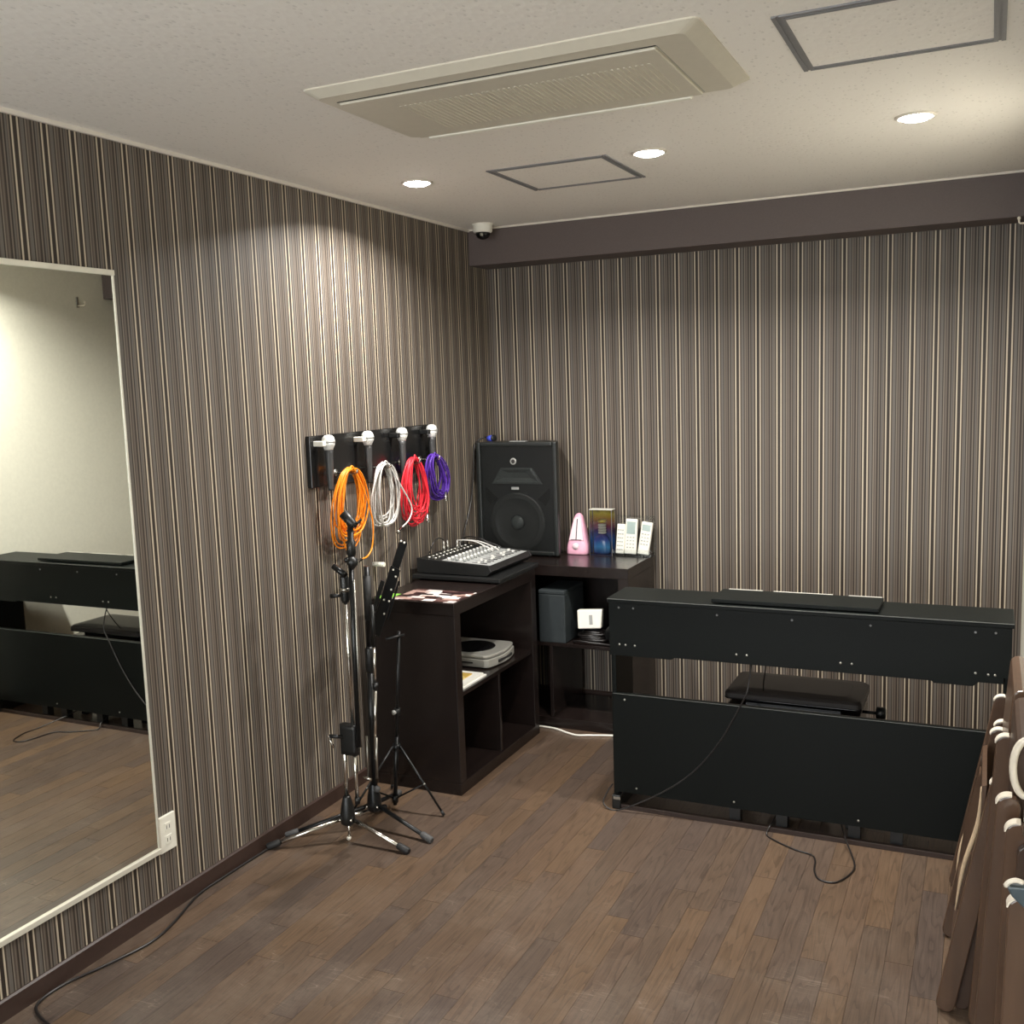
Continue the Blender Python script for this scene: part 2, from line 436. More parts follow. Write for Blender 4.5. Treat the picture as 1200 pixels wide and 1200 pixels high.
# ------------------------------------------------------------------ mesh helpers
class MB:
    def __init__(self):
        self.v, self.f, self.s = [], [], []

    def add(self, vs, fs, smooth=False):
        o = len(self.v)
        self.v += [Vector(p) for p in vs]
        for q in fs:
            self.f.append(tuple(i + o for i in q)); self.s.append(smooth)
        return self

    def box(self, x0, x1, y0, y1, z0, z1):
        vs = [(x, y, z) for z in (z0, z1) for y in (y0, y1) for x in (x0, x1)]
        return self.add(vs, [(0, 2, 3, 1), (4, 5, 7, 6), (0, 1, 5, 4), (2, 6, 7, 3), (0, 4, 6, 2), (1, 3, 7, 5)])

    def prism(self, poly, a0, a1, axis='y'):
        """2D polygon extruded along an axis. axis y: (x,z); axis x: (y,z); axis z: (x,y)."""
        def pt(p, a):
            return {'y': (p[0], a, p[1]), 'x': (a, p[0], p[1]), 'z': (p[0], p[1], a)}[axis]
        n = len(poly)
        vs = [pt(p, a0) for p in poly] + [pt(p, a1) for p in poly]
        fs = [tuple(range(n)), tuple(range(2 * n - 1, n - 1, -1))]
        fs += [(i, i + n, (i + 1) % n + n, (i + 1) % n) for i in range(n)]
        return self.add(vs, fs)

    def tube(self, pts, r, n=8, closed=False, caps=True):
        pts = [Vector(p) for p in pts]
        m = len(pts)
        rs = r if isinstance(r, (list, tuple)) else [r] * m
        prev = None
        vs = []
        for i, p in enumerate(pts):
            a = pts[i - 1] if i > 0 else (pts[-1] if closed else p)
            b = pts[(i + 1) % m] if (i < m - 1 or closed) else p
            t = (b - a)
            t = t.normalized() if t.length > 1e-9 else Vector((0, 0, 1))
            if prev is None:
                ref = Vector((0, 0, 1)) if abs(t.z) < 0.9 else Vector((1, 0, 0))
                u = t.cross(ref).normalized()
            else:
                u = (prev - t * prev.dot(t))
                u = u.normalized() if u.length > 1e-6 else t.orthogonal().normalized()
            prev = u
            w = t.cross(u)
            for k in range(n):
                ang = 2 * PI * k / n
                vs.append(p + (u * math.cos(ang) + w * math.sin(ang)) * rs[i])
        fs = []
        for i in range(m if closed else m - 1):
            j = (i + 1) % m
            for k in range(n):
                fs.append((i * n + k, i * n + (k + 1) % n, j * n + (k + 1) % n, j * n + k))
        self.add(vs, fs, True)
        if caps and not closed:
            o = len(self.v) - len(vs)
            self.f.append(tuple(o + k for k in range(n - 1, -1, -1))); self.s.append(False)
            self.f.append(tuple(o + (m - 1) * n + k for k in range(n))); self.s.append(False)
        return self

    def lathe(self, prof, centre, axis=(0, 0, 1), n=20, smooth=True):
        """prof: (radius, height along axis)."""
        ax = Vector(axis).normalized()
        ref = Vector((0, 0, 1)) if abs(ax.z) < 0.9 else Vector((1, 0, 0))
        u = ax.cross(ref).normalized(); w = ax.cross(u)
        c = Vector(centre)
        vs = []
        for r_, h_ in prof:
            for k in range(n):
                a = 2 * PI * k / n
                vs.append(c + ax * h_ + (u * math.cos(a) + w * math.sin(a)) * r_)
        fs = [(i * n + k, i * n + (k + 1) % n, (i + 1) * n + (k + 1) % n, (i + 1) * n + k)
              for i in range(len(prof) - 1) for k in range(n)]
        fs += [tuple(range(n - 1, -1, -1)), tuple((len(prof) - 1) * n + k for k in range(n))]
        self.add(vs, fs, smooth)
        return self

    def ball(self, c, r, n=14, m=9, sq=(1, 1, 1)):
        prof = [(math.sin(PI * i / m) * r + 1e-5, -math.cos(PI * i / m) * r) for i in range(m + 1)]
        o = len(self.v)
        self.lathe(prof, (0, 0, 0), n=n)
        for i in range(o, len(self.v)):
            p = self.v[i]
            self.v[i] = Vector((p.x * sq[0] + c[0], p.y * sq[1] + c[1], p.z * sq[2] + c[2]))
        return self

    def xf(self, mtx):
        self.v = [mtx @ p for p in self.v]
        return self

    def build(self, name, m, parent=None, bevel=0.0, seg=2, label=None, kind=None, world_off=None):
        off = Vector((0, 0, 0))
        q = parent
        while q is not None:
            off += q.location
            q = q.parent
        me = bpy.data.meshes.new(name)
        me.from_pydata([tuple(p - off) for p in self.v], [], self.f)
        me.polygons.foreach_set('use_smooth', self.s)
        me.materials.append(M[m] if isinstance(m, str) else m)
        me.update()
        ob = bpy.data.objects.new(name, me)
        COL.objects.link(ob)
        if parent is not None:
            ob.parent = parent
        if bevel:
            bv = ob.modifiers.new('bevel', 'BEVEL')
            bv.width = bevel; bv.segments = seg; bv.limit_method = 'ANGLE'; bv.angle_limit = 0.6
            bv.harden_normals = False
        if label:
            ob['label'] = label
        if kind:
            ob['kind'] = kind
        return ob


def fix_normals(ob):
    import bmesh
    bm = bmesh.new(); bm.from_mesh(ob.data)
    bmesh.ops.recalc_face_normals(bm, faces=bm.faces)
    bm.to_mesh(ob.data); bm.free()


def thing(name, label, cat, loc, group=None):
    o = bpy.data.objects.new(name, None)
    o.empty_display_size = 0.05
    COL.objects.link(o)
    o.location = loc
    o['label'] = label; o['category'] = cat
    if group:
        o['group'] = group
    return o


def tag(o, label, cat, group=None):
    o['label'] = label; o['category'] = cat
    if group:
        o['group'] = group
    return o


def box(name, m, parent, x0, x1, y0, y1, z0, z1, bevel=0.0, **kw):
    return MB().box(x0, x1, y0, y1, z0, z1).build(name, m, parent, bevel, **kw)


def structure(ob, label=None):
    ob['kind'] = 'structure'
    if label:
        ob['label'] = label
    return ob


def spline(pts, per=8, closed=False):
    """Catmull-Rom through the points."""
    pts = [Vector(p) for p in pts]
    n = len(pts)
    out = []
    rng = n if closed else n - 1
    for i in range(rng):
        p1, p2 = pts[i], pts[(i + 1) % n]
        p0 = pts[i - 1] if (i > 0 or closed) else p1 * 2 - p2
        p3 = pts[(i + 2) % n] if (i + 2 < n or closed) else p2 * 2 - p1
        for k in range(per):
            t = k / per
            out.append(0.5 * ((2 * p1) + (-p0 + p2) * t + (2 * p0 - 5 * p1 + 4 * p2 - p3) * t * t + (-p0 + 3 * p1 - 3 * p2 + p3) * t ** 3))
    if not closed:
        out.append(pts[-1])
    return out


# ------------------------------------------------------------------ room shell
structure(box('wall_left', 'paper_left', None, -0.1, 0.0, BACK, 0.0, 0, H), 'left wall papered in brown, grey and cream pinstripes')
structure(box('wall_back', 'paper_back', None, -0.1, W + 0.1, 0.0, 0.1, 0, H), 'far wall papered in brown, grey and cream pinstripes')
structure(box('wall_right', 'cream_wall', None, W, W + 0.1, BACK, 0.0, 0, H), 'plain cream wall seen in the mirror')
structure(box('wall_front', 'cream_wall', None, -0.1, W + 0.1, BACK - 0.1, BACK, 0, H), 'plain cream wall behind the camera')
structure(box('ceiling', 'ceiling', None, -0.1, W + 0.1, BACK - 0.1, 0.1, H, H + 0.1), 'off-white speckled ceiling board')
floor = structure(box('floor', 'subfloor', None, -0.1, W + 0.1, BACK - 0.1, 0.1, -0.12, -0.012), 'dark oak strip floor with worn scratches')
# oak strips, each one a part of the floor
PW = 0.0735
plank_cache = {}
xs = [1.235 + k * PW for k in range(-17, 18)]
FLOOR_NEAR = -3.55
for i, x0 in enumerate(xs):
    xa, xb = max(x0, 0.0), min(x0 + PW, W)
    if xb - xa < 0.004:
        continue
    y = 0.0 + random.uniform(0.0, 0.9)
    while y > FLOOR_NEAR:
        ln = random.choice((0.6, 0.75, 0.9, 1.05))
        ya, yb = max(y - ln, FLOOR_NEAR), min(y, 0.0)
        y -= ln
        if yb - ya < 0.01:
            continue
        pl = MB().box(xa + 0.0004, xb - 0.0004, ya + 0.0004, yb - 0.0004, -0.012, 0.0)
        pl.build('plank', 'plank', floor)
rest = MB()
for i, x0 in enumerate(xs):          # the strips behind the camera, never in view
    xa, xb = max(x0, 0.0), min(x0 + PW, W)
    if xb - xa > 0.004:
        rest.box(xa + 0.0004, xb - 0.0004, BACK, FLOOR_NEAR - 0.0005, -0.012, 0.0)
rest.build('plank_field', 'plank', floor, kind='stuff')

structure(MB().prism([(0.0, 0.0), (0.009, 0.0), (0.009, 0.054), (0.004, 0.059), (0.0, 0.059)], BACK, -0.001, 'y').build('baseboard_left', 'baseboard'), 'dark brown baseboard under the left wall')
structure(MB().prism([(0.0, 0.0), (-0.009, 0.0), (-0.009, 0.054), (-0.004, 0.059), (0.0, 0.059)], 0.009, W - 0.009, 'x').build('baseboard_back', 'baseboard'), 'dark brown baseboard under the far wall')
structure(MB().prism([(W, 0.0), (W - 0.009, 0.0), (W - 0.009, 0.054), (W - 0.004, 0.059), (W, 0.059)], BACK, -0.001, 'y').build('baseboard_right', 'baseboard'), 'dark brown baseboard under the cream wall')
structure(box('trim_1', 'white_trim', None, 0.0, 0.009, BACK, -0.1985, H - 0.012, H), 'thin white ceiling trim along the left wall')
structure(box('trim_2', 'white_trim', None, 0.009, W, -0.206, -0.1985, H - 0.008, H), 'thin white ceiling trim along the brown beam')
structure(box('trim_3', 'soffit', None, 0.0, W, -0.1985, 0.0, H - 0.1752, H, bevel=0.002), 'plain brown boxed beam across the top of the far wall')

# ------------------------------------------------------------------ ceiling fittings
def downlight(x, y, label):
    t = thing('downlight', label, 'light', (x, y, H), 'recessed ceiling downlights')
    ring = MB().lathe([(0.060, 0.0), (0.060, -0.003), (0.056, -0.006), (0.050, -0.006), (0.048, -0.002), (0.048, 0.0)], (x, y, H), n=32)
    ring.build('trim_ring', 'white_trim', t)
    MB().lathe([(0.048, -0.001), (0.046, -0.006), (0.036, -0.011), (0.018, -0.014), (0.001, -0.0145)], (x, y, H), n=32).build('lens', 'lens', t, label='glowing frosted lens')
    ld = bpy.data.lights.new('lamp', 'AREA')
    ld.shape = 'DISK'; ld.size = 0.085
    ld.energy = DOWNLIGHT_WATTS
    ld.color = LIGHT_COLOUR
    ld.spread = math.radians(150)
    lo = bpy.data.objects.new('lamp', ld)
    COL.objects.link(lo)
    lo.parent = t
    lo.location = (0, 0, -0.017)
    return t


downlight(0.392, -1.355, 'round ceiling downlight nearest the striped left wall')
downlight(1.290, -1.345, 'round ceiling downlight just right of the hatch near the brown beam')
downlight(2.125, -1.350, 'round ceiling downlight at the far right, below the corner hatch')


# broad lit window added on the unseen rear wall as soft fill
win = structure(box('added_fill_window', 'white_trim', None, 0.10, W - 0.10, BACK, BACK + 0.03, 0.42, 0.47), 'added glowing fill window behind the viewer')
for (a, b, c, d) in ((0.10, W - 0.10, 2.28, 2.33), (0.10, 0.15, 0.47, 2.28), (W - 0.15, W - 0.10, 0.47, 2.28), (W / 2 - 0.025, W / 2 + 0.025, 0.47, 2.28)):
    box('fill_window_frame', 'white_trim', win, a, b, BACK, BACK + 0.03, c, d)
for a, b in ((0.15, W / 2 - 0.025), (W / 2 + 0.025, W - 0.15)):
    box('fill_window_pane', 'fill_window_light', win, a, b, BACK + 0.004, BACK + 0.012, 0.47, 2.28)


def hatch(x0, x1, y0, y1, label):
    t = thing('ceiling_hatch', label, 'hatch', ((x0 + x1) / 2, (y0 + y1) / 2, H), 'square ceiling access hatches')
    w = 0.026
    z0 = H - 0.004
    for (a, b, c, d) in ((x0, x0 + w, y0, y1), (x1 - w, x1, y0, y1), (x0 + w, x1 - w, y0, y0 + w), (x0 + w, x1 - w, y1 - w, y1)):
        horizontal = (b - a) > (d - c)
        fr = MB()
        if horizontal:
            fr.box(a, b, c, c + 0.010, z0, H).box(a, b, c + 0.010, d - 0.010, z0 + 0.0022, H).box(a, b, d - 0.010, d, z0, H)
        else:
            fr.box(a, a + 0.010, c, d, z0, H).box(a + 0.010, b - 0.010, c, d, z0 + 0.0022, H).box(b - 0.010, b, c, d, z0, H)
        fr.build('frame_bar', 'alu', t)
    box('hatch_panel', 'ceiling', t, x0 + w, x1 - w, y0 + w, y1 - w, H - 0.002, H)
    return t


hatch(0.698, 1.153, -1.392, -0.953, 'metal-framed ceiling hatch near the brown beam')
hatch(1.905, 2.362, -2.442, -2.008, 'metal-framed ceiling hatch at the top right corner')

# ceiling air conditioner
ac = thing('ceiling_air_conditioner', 'ivory slim ceiling air conditioner panel with ribbed intake', 'air conditioner', (1.26, -2.27, H))
X0, X1, Y0, Y1 = 0.745, 1.772, -2.535, -2.008
zb = H - 0.020
def ring_pts(x0, x1, y0, y1, r, z, k=5):
    out = []
    for cx, cy, a0 in ((x1 - r, y1 - r, 0), (x0 + r, y1 - r, PI / 2), (x0 + r, y0 + r, PI), (x1 - r, y0 + r, 1.5 * PI)):
        for i in range(k):
            a = a0 + PI / 2 * i / (k - 1)
            out.append((cx + r * math.cos(a), cy + r * math.sin(a), z))
    return out
def loft(rings, smooth=False):
    mb = MB()
    n = len(rings[0])
    vs = [p for r_ in rings for p in r_]
    fs = [tuple(range(n - 1, -1, -1)), tuple((len(rings) - 1) * n + k for k in range(n))]
    fs += [(i * n + k, i * n + (k + 1) % n, (i + 1) * n + (k + 1) % n, (i + 1) * n + k) for i in range(len(rings) - 1) for k in range(n)]
    return mb.add(vs, fs, smooth)
loft([ring_pts(X0, X1, Y0, Y1, 0.02, H), ring_pts(X0, X1, Y0, Y1, 0.02, H - 0.004), ring_pts(X0 + 0.024, X1 - 0.040, Y0 + 0.030, Y1 - 0.012, 0.02, zb)]).build('body', 'ac_white', ac)
# intake panel with a shadow gap round it
box('panel_gap', 'dark_slot', ac, 0.800, 1.655, -2.456, -2.452, zb - 0.0012, zb)
box('intake_panel', 'ac_white', ac, 0.803, 1.652, -2.450, -2.030, zb - 0.007, zb, bevel=0.003)
rib = MB()
for k in range(46):
    xx = 0.93 + k * 0.015
    rib.box(xx, xx + 0.006, -2.36, -2.10, zb - 0.0085, zb - 0.007)
rib.build('intake_ribs', 'ac_white', ac, kind='stuff')
box('side_seam', 'grey_plastic', ac, 1.655, 1.657, -2.452, -2.03, zb - 0.0008, zb)
MB().prism([(-2.030, zb), (-2.030, zb - 0.010), (-2.018, zb - 0.012), (-2.010, zb - 0.006), (-2.008, zb + 0.004), (-2.016, zb + 0.004)], 0.83, 1.62, 'x').build('louvre', 'white_plastic', ac, bevel=0.001)

# dome security camera
sc_ = thing('security_camera', 'white dome security camera on the ceiling in the far left corner', 'camera', (0.142, -0.318, H))
MB().lathe([(0.050, 0), (0.050, -0.006), (0.046, -0.008), (0.046, -0.034), (0.042, -0.040), (0.036, -0.041)], (0.142, -0.318, H), n=28).build('housing', 'white_plastic', sc_)
MB().lathe([(0.035, -0.040), (0.034, -0.052), (0.026, -0.064), (0.013, -0.071), (0.001, -0.073)], (0.142, -0.318, H), n=24).build('dome', 'gloss_black', sc_, label='black dome')
MB().ball((0.150, -0.347, H - 0.052), 0.009).build('lens', 'steel', sc_)

# coat hook high on the right wall
hk = thing('wall_hook', 'small metal coat hook high on the cream wall near the far corner', 'hook', (W, -0.395, 2.165))
box('wall_plate', 'steel', hk, W - 0.004, W, -0.403, -0.387, 2.165, 2.227, bevel=0.001)
MB().tube([(W - 0.002, -0.395, 2.175), (2.434, -0.395, 2.175), (2.430, -0.395, 2.179), (2.429, -0.395, 2.192)], 0.0035).build('arm', 'cream_finish', hk)
MB().ball((2.429, -0.395, 2.194), 0.0065).build('knob', 'cream_finish', hk)

# ------------------------------------------------------------------ left wall: mirror, outlet
mir = thing('wall_mirror', 'tall wall mirror with thin bright metal edging on the striped wall', 'mirror', (0.0, -3.05, 0.21))
MY0, MY1, MZ0, MZ1 = -3.65, -2.492, 0.210, 2.012
box('mirror_glass', 'mirror', mir, 0.002, 0.010, MY0 + 0.004, MY1 - 0.004, MZ0 + 0.006, MZ1 - 0.006)
box('backing', 'dark_slot', mir, 0.0, 0.002, MY0, MY1, MZ0, MZ1)
box('frame_top', 'frame_alu', mir, 0.002, 0.016, MY0, MY1, MZ1 - 0.016, MZ1, bevel=0.0015)
box('frame_bottom', 'frame_alu', mir, 0.002, 0.018, MY0, MY1, MZ0, MZ0 + 0.016, bevel=0.0015)
box('frame_side', 'frame_alu', mir, 0.002, 0.013, MY1 - 0.007, MY1, MZ0 + 0.016, MZ1 - 0.016, bevel=0.001)
box('frame_side', 'frame_alu', mir, 0.002, 0.013, MY0, MY0 + 0.007, MZ0 + 0.016, MZ1 - 0.016, bevel=0.001)

ou = thing('wall_outlet', 'white double power outlet on the left wall beside the mirror corner', 'outlet', (0, -2.453, 0.26))
box('cover_plate', 'white_plastic', ou, 0.0, 0.009, -2.488, -2.418, 0.200, 0.320, bevel=0.003)
for zc in (0.281, 0.239):
    s = box('socket', 'white_plastic', ou, 0.009, 0.0108, -2.466, -2.440, zc - 0.014, zc + 0.014, bevel=0.001)
    for dy in (-0.006, 0.006):
        box('slot', 'dark_slot', s, 0.0105, 0.0112, -2.453 + dy - 0.001, -2.453 + dy + 0.001, zc - 0.006, zc + 0.006)

# ------------------------------------------------------------------ cube shelves
def shelf_unit(label, front, a0, a1, wall, loc):
    """front: coordinate of the open face; a0..a1 the width; wall: coordinate of the rear. Along y if loc says so."""
    t = thing('shelf_unit', label, 'shelf', loc, 'dark cube shelves')
    TH, T2, HT = 0.050, 0.017, 0.79
    def bx(name, u0, u1, d0, d1, z0, z1):
        if wall_axis == 'x':
            return box(name, 'espresso', t, d0, d1, u0, u1, z0, z1, bevel=0.0015)
        return box(name, 'espresso', t, u0, u1, d0, d1, z0, z1, bevel=0.0015)
    wall_axis = 'x' if loc[0] < 0.3 else 'y'
    d0, d1 = min(front, wall), max(front, wall)
    mid = (a0 + a1) / 2
    e = 0.0005
    bx('top_panel', a0, a1, d0, d1, HT - TH, HT)
    bx('bottom_panel', a0, a1, d0, d1, 0.0, TH)
    bx('side_panel', a0, a0 + TH, d0, d1, TH + e, HT - TH - e)
    bx('side_panel', a1 - TH, a1, d0, d1, TH + e, HT - TH - e)
    k = 0.006 if front > wall else -0.006
    dd0, dd1 = (d0, d1 - 0.006) if front > wall else (d0 + 0.006, d1)
    bx('shelf', a0 + TH + e, a1 - TH - e, dd0, dd1, 0.398, 0.415)
    if wall_axis == 'y':
        bx('shade_panel', a0 + TH + e, a1 - TH - e, d1 - 0.008, d1 - 0.002, 0.4155, HT - TH - e)  # dark sheet added to keep the compartment in shade; shelf has no back
    bx('divider', mid - T2 / 2, mid + T2 / 2, dd0, dd1, TH + e, 0.398 - e)
    return t


shelf_unit('dark espresso cube shelf against the left wall, carrying the mixer', 0.457, -1.325, -0.535, 0.064, (0.26, -0.93, 0))
shelf_unit('dark espresso cube shelf against the far wall, carrying the loudspeaker', -0.442, 0.085, 0.878, -0.050, (0.48, -0.245, 0))

# ------------------------------------------------------------------ mixer on its board
tr = thing('equipment_board', 'flat black board under the mixing console on the left shelf', 'board', (0.25, -0.74, 0.79))
box('board', 'black', tr, 0.035, 0.470, -0.935, -0.520, 0.797, 0.815, bevel=0.003)
for fx in (0.07, 0.42):
    for fy in (-0.9, -0.56):
        MB().lathe([(0.012, 0.0), (0.012, 0.0075)], (fx, fy, 0.79), n=12).build('foot', 'dark_rubber', tr)

mx_ = thing('mixing_console', 'compact audio mixing console with rows of pale knobs and patch leads', 'mixer', (0.22, -0.69, 0.815))
MX0, MX1, MYA, MYB = 0.045, 0.415, -0.905, -0.47
poly = [(MX0, 0.818), (MX1 - 0.02, 0.818), (MX1, 0.838), (MX1 - 0.012, 0.864), (MX0 + 0.10, 0.878), (MX0, 0.886)]
MB().prism(poly, MYA, MYA + 0.016, 'y').build('side_cheek', 'black', mx_, bevel=0.002)
MB().prism(poly, MYB - 0.016, MYB, 'y').build('side_cheek', 'black', mx_, bevel=0.002)
inner = [(MX0 + 0.004, 0.8185), (MX1 - 0.022, 0.8185), (MX1 - 0.003, 0.838), (MX1 - 0.014, 0.861), (MX0 + 0.10, 0.875), (MX0 + 0.004, 0.882)]
MB().prism(inner, MYA + 0.0165, MYB - 0.0165, 'y').build('chassis', 'black', mx_)
def panel_z(x):
    xa, za, xb, zb_ = MX0 + 0.10, 0.875, MX1 - 0.014, 0.861
    return za + (x - xa) / (xb - xa) * (zb_ - za) if x > xa else 0.882 + (x - MX0 - 0.004) / 0.096 * (0.875 - 0.882)
fp = MB()
fp.add([(MX0 + 0.115, MYA + 0.02, panel_z(MX0 + 0.115) + 0.0008), (MX1 - 0.016, MYA + 0.02, panel_z(MX1 - 0.016) + 0.0008),
        (MX1 - 0.016, MYB - 0.02, panel_z(MX1 - 0.016) + 0.0008), (MX0 + 0.115, MYB - 0.02, panel_z(MX0 + 0.115) + 0.0008)], [(0, 1, 2, 3)])
fp.build('control_panel', 'silver_panel', mx_)
NCH = 11
chs = [MYA + 0.045 + i * (MYB - MYA - 0.09) / (NCH - 1) for i in range(NCH)]
knob_me = None
def copies(mesh, name, parent, pts, off):
    for p in pts:
        o = bpy.data.objects.new(name, mesh)
        COL.objects.link(o); o.parent = parent
        o.location = Vector(p) - off
off = Vector((0.22, -0.69, 0.815))
kmb = MB().lathe([(0.0072, 0.0), (0.0068, 0.010), (0.005, 0.0125), (0.001, 0.0128)], (0, 0, 0), n=10)
for col, rows in (('knob_white', (0.185, 0.245)), ('knob_grey', (0.205, 0.225, 0.265))):
    o0 = kmb.build('knob', col, None)
    o0.parent = mx_
    me = o0.data
    pts = [(x, y, panel_z(x)) for x in rows for y in chs]
    o0.location = Vector(pts[0]) - off
    copies(me, 'knob', mx_, pts[1:], off)
jk = MB().lathe([(0.010, 0.0), (0.010, 0.006), (0.006, 0.006), (0.006, 0.001)], (0, 0, 0), n=12)
jo = jk.build('jack', 'steel', None); jo.parent = mx_
pts = [(x, y, panel_z(x)) for x in (0.085, 0.118) for y in chs]
jo.location = Vector(pts[0]) - off
copies(jo.data, 'jack', mx_, pts[1:], off)
fm = MB().box(-0.0055, 0.0055, -0.004, 0.004, 0.002, 0.009)
fo = fm.build('fader_cap', 'knob_white', None, bevel=0.001); fo.parent = mx_
pts = [(0.335 + 0.022 * math.sin(i * 2.3), y, panel_z(0.335)) for i, y in enumerate(chs)]
fo.location = Vector(pts[0]) - off
copies(fo.data, 'fader_cap', mx_, pts[1:], off)
for y in chs:
    box('fader_slot', 'dark_slot', mx_, 0.300, 0.375, y - 0.001, y + 0.001, panel_z(0.30) - 0.002, panel_z(0.30) + 0.0016)
for (x, y) in ((0.085, chs[4]), (0.085, chs[5]), (0.118, chs[6])):     # upright silver plugs
    MB().lathe([(0.0065, 0.002), (0.0065, 0.030), (0.0045, 0.034), (0.0045, 0.050), (0.003, 0.056)], (x, y, panel_z(x)), n=10).build('plug', 'chrome', mx_)

def lead(name, label, m, pts, r=0.003, per=8, cat='cable', parts=()):
    lo = Vector(min(pts, key=lambda p: p[2]))
    t = thing(name, label, cat, lo)
    MB().tube(spline(pts, per), r, 7).build('lead', m, t)
    for nm, mm, a, b_, rr in parts:
        MB().tube([a, b_], rr, 10).build(nm, mm, t)
    return t

for i, (y, dx, dz, m, lb) in enumerate(((chs[4], 0.00, 0.045, 'cord', 'thin black patch lead arching behind the two silver plugs'),
                                        (chs[7], 0.13, 0.045, 'pale_grey', 'pale patch lead arching over the middle of the mixer'),
                                        (chs[8], 0.15, 0.040, 'pale_grey', 'pale patch lead arching over the far third of the mixer'),
                                        (chs[9], 0.10, 0.050, 'cord', 'black patch lead looping over the far end of the mixer'),
                                        (chs[10], 0.12, 0.034, 'cord', 'black patch lead lying along the far edge of the mixer'))):
    z0 = panel_z(0.11)
    if i == 0:
        p_ = [(0.085, y, z0 + 0.0625), (0.075, y - 0.03, z0 + 0.074), (0.068, y - 0.07, z0 + 0.055), (0.062, y - 0.09, z0 + 0.022), (0.055, y - 0.095, z0 + 0.012)]
    else:
        p_ = [(0.095, y, z0 + 0.012), (0.11, y - 0.01, z0 + dz), (0.16 + dx * 0.3, y - 0.03, z0 + dz + 0.004), (0.19 + dx * 0.6, y - 0.035, z0 + dz * 0.6), (0.21 + dx * 0.7, y - 0.03, panel_z(0.21 + dx * 0.7) + 0.017)]
    lead('patch_lead', lb, m, p_, 0.0028)

# ------------------------------------------------------------------ flyers and leaflets on the left shelf
fl = MB().box(0.160, 0.448, -1.312, -1.105, 0.7902, 0.7915).build('flyer', 'flyer')
tag(fl, 'printed dark flyer with pale pictures on the near end of the left shelf', 'flyer')
gl = MB().box(0.085, 0.150, -1.315, -1.215, 0.7902, 0.7910).build('leaflet', 'green_paper')
tag(gl, 'small green leaflet on the shelf corner behind the music stand', 'leaflet')

# ------------------------------------------------------------------ things in the left shelf
cd = thing('disc_player', 'silver portable disc player with black round lid inside the left shelf', 'disc player', (0.27, -0.83, 0.415))
arc = [(0.12, -0.945), (0.385, -0.945)] + [(0.405 + 0.022 * math.sin(PI * t / 8), -0.935 + 0.255 * t / 8) for t in range(9)] + [(0.385, -0.67), (0.12, -0.67)]
MB().prism(arc, 0.420, 0.456, 'z').build('base', 'silver', cd, bevel=0.003)
arc2 = [(x - 0.004 if x > 0.3 else x + 0.004, y * 0.985 - 0.012) for x, y in arc]
MB().prism(arc2, 0.458, 0.474, 'z').build('lid', 'silver', cd, bevel=0.006)
MB().lathe([(0.10, 0.0), (0.10, 0.002), (0.094, 0.004), (0.001, 0.0045)], (0.265, -0.81, 0.4735), n=32).build('disc_window', 'gloss_black', cd, label='gloss black round window')
box('carry_slot', 'dark_slot', cd, 0.410, 0.4275, -0.875, -0.745, 0.431, 0.444, bevel=0.003)
box('brand_strip', 'dark_slot', cd, 0.26, 0.33, -0.9462, -0.945, 0.436, 0.443)
for fx, fy in ((0.15, -0.92), (0.37, -0.92), (0.15, -0.70), (0.37, -0.70)):
    MB().lathe([(0.01, 0.4154), (0.01, 0.4205)], (fx, fy, 0), n=10).build('foot', 'dark_rubber', cd)

for i, (z0, z1, x1, y1, m, lb) in enumerate(((0.4152, 0.4235, 0.440, -1.030, 'paper', 'lowest white booklet of the pile in the left shelf'),
                                             (0.4237, 0.4330, 0.432, -1.045, 'paper', 'middle white booklet of the pile in the left shelf'),
                                             (0.4332, 0.4380, 0.400, -1.085, 'yellow_paper', 'yellow leaflet on top of the white booklets in the left shelf'))):
    t = MB().box(x1 - 0.205, x1, -1.265, y1, z0, z1).build('booklet' if i < 2 else 'leaflet', m, None, 0.001)
    tag(t, lb, 'booklet' if i < 2 else 'leaflet')

# ------------------------------------------------------------------ things in the far shelf
gb = thing('storage_box', 'slate grey upright box inside the far shelf', 'box', (0.50, -0.31, 0.415))
box('body', 'grey_box', gb, 0.425, 0.560, -0.436, -0.19, 0.4155, 0.648, bevel=0.004)
box('lid', 'grey_box', gb, 0.425, 0.560, -0.436, -0.19, 0.6485, 0.668, bevel=0.004)

ck = []
for k in range(70):
    a = k * 2 * PI / 14
    ck.append((0.668 + (0.072 - 0.004 * (k // 14)) * math.cos(a) + 0.01 * math.sin(a * 0.31), -0.345 + (0.055 - 0.004 * (k // 14)) * math.sin(a), 0.4235 + 0.0085 * (k / 14) + 0.002 * math.sin(a * 3)))
cc = thing('coiled_cord', 'coiled black cord under the white adapter in the far shelf', 'cord', (0.668, -0.345, 0.415))
MB().tube(ck, 0.0065, 7).build('coil', 'cord', cc)
wa = thing('power_adapter', 'white boxy adapter with grey slot lying tilted in the far shelf', 'adapter', (0.66, -0.36, 0.475))
rm = Matrix.Translation((0.662, -0.362, 0.527)) @ Matrix.Rotation(-0.07, 4, 'Y') @ Matrix.Rotation(-0.12, 4, 'X') @ Matrix.Rotation(0.2, 4, 'Z')
MB().prism([(-0.060, -0.045), (0.050, -0.045), (0.060, 0.045), (-0.060, 0.045)], -0.028, 0.028, 'y').xf(rm).build('case', 'white_plastic', wa, 0.005)
MB().box(-0.004, 0.012, -0.0292, -0.027, -0.026, 0.020).xf(rm).build('slot', 'grey_plastic', wa)
pn = thing('headphones', 'black headphones beside the white adapter in the far shelf', 'headphones', (0.775, -0.36, 0.415))
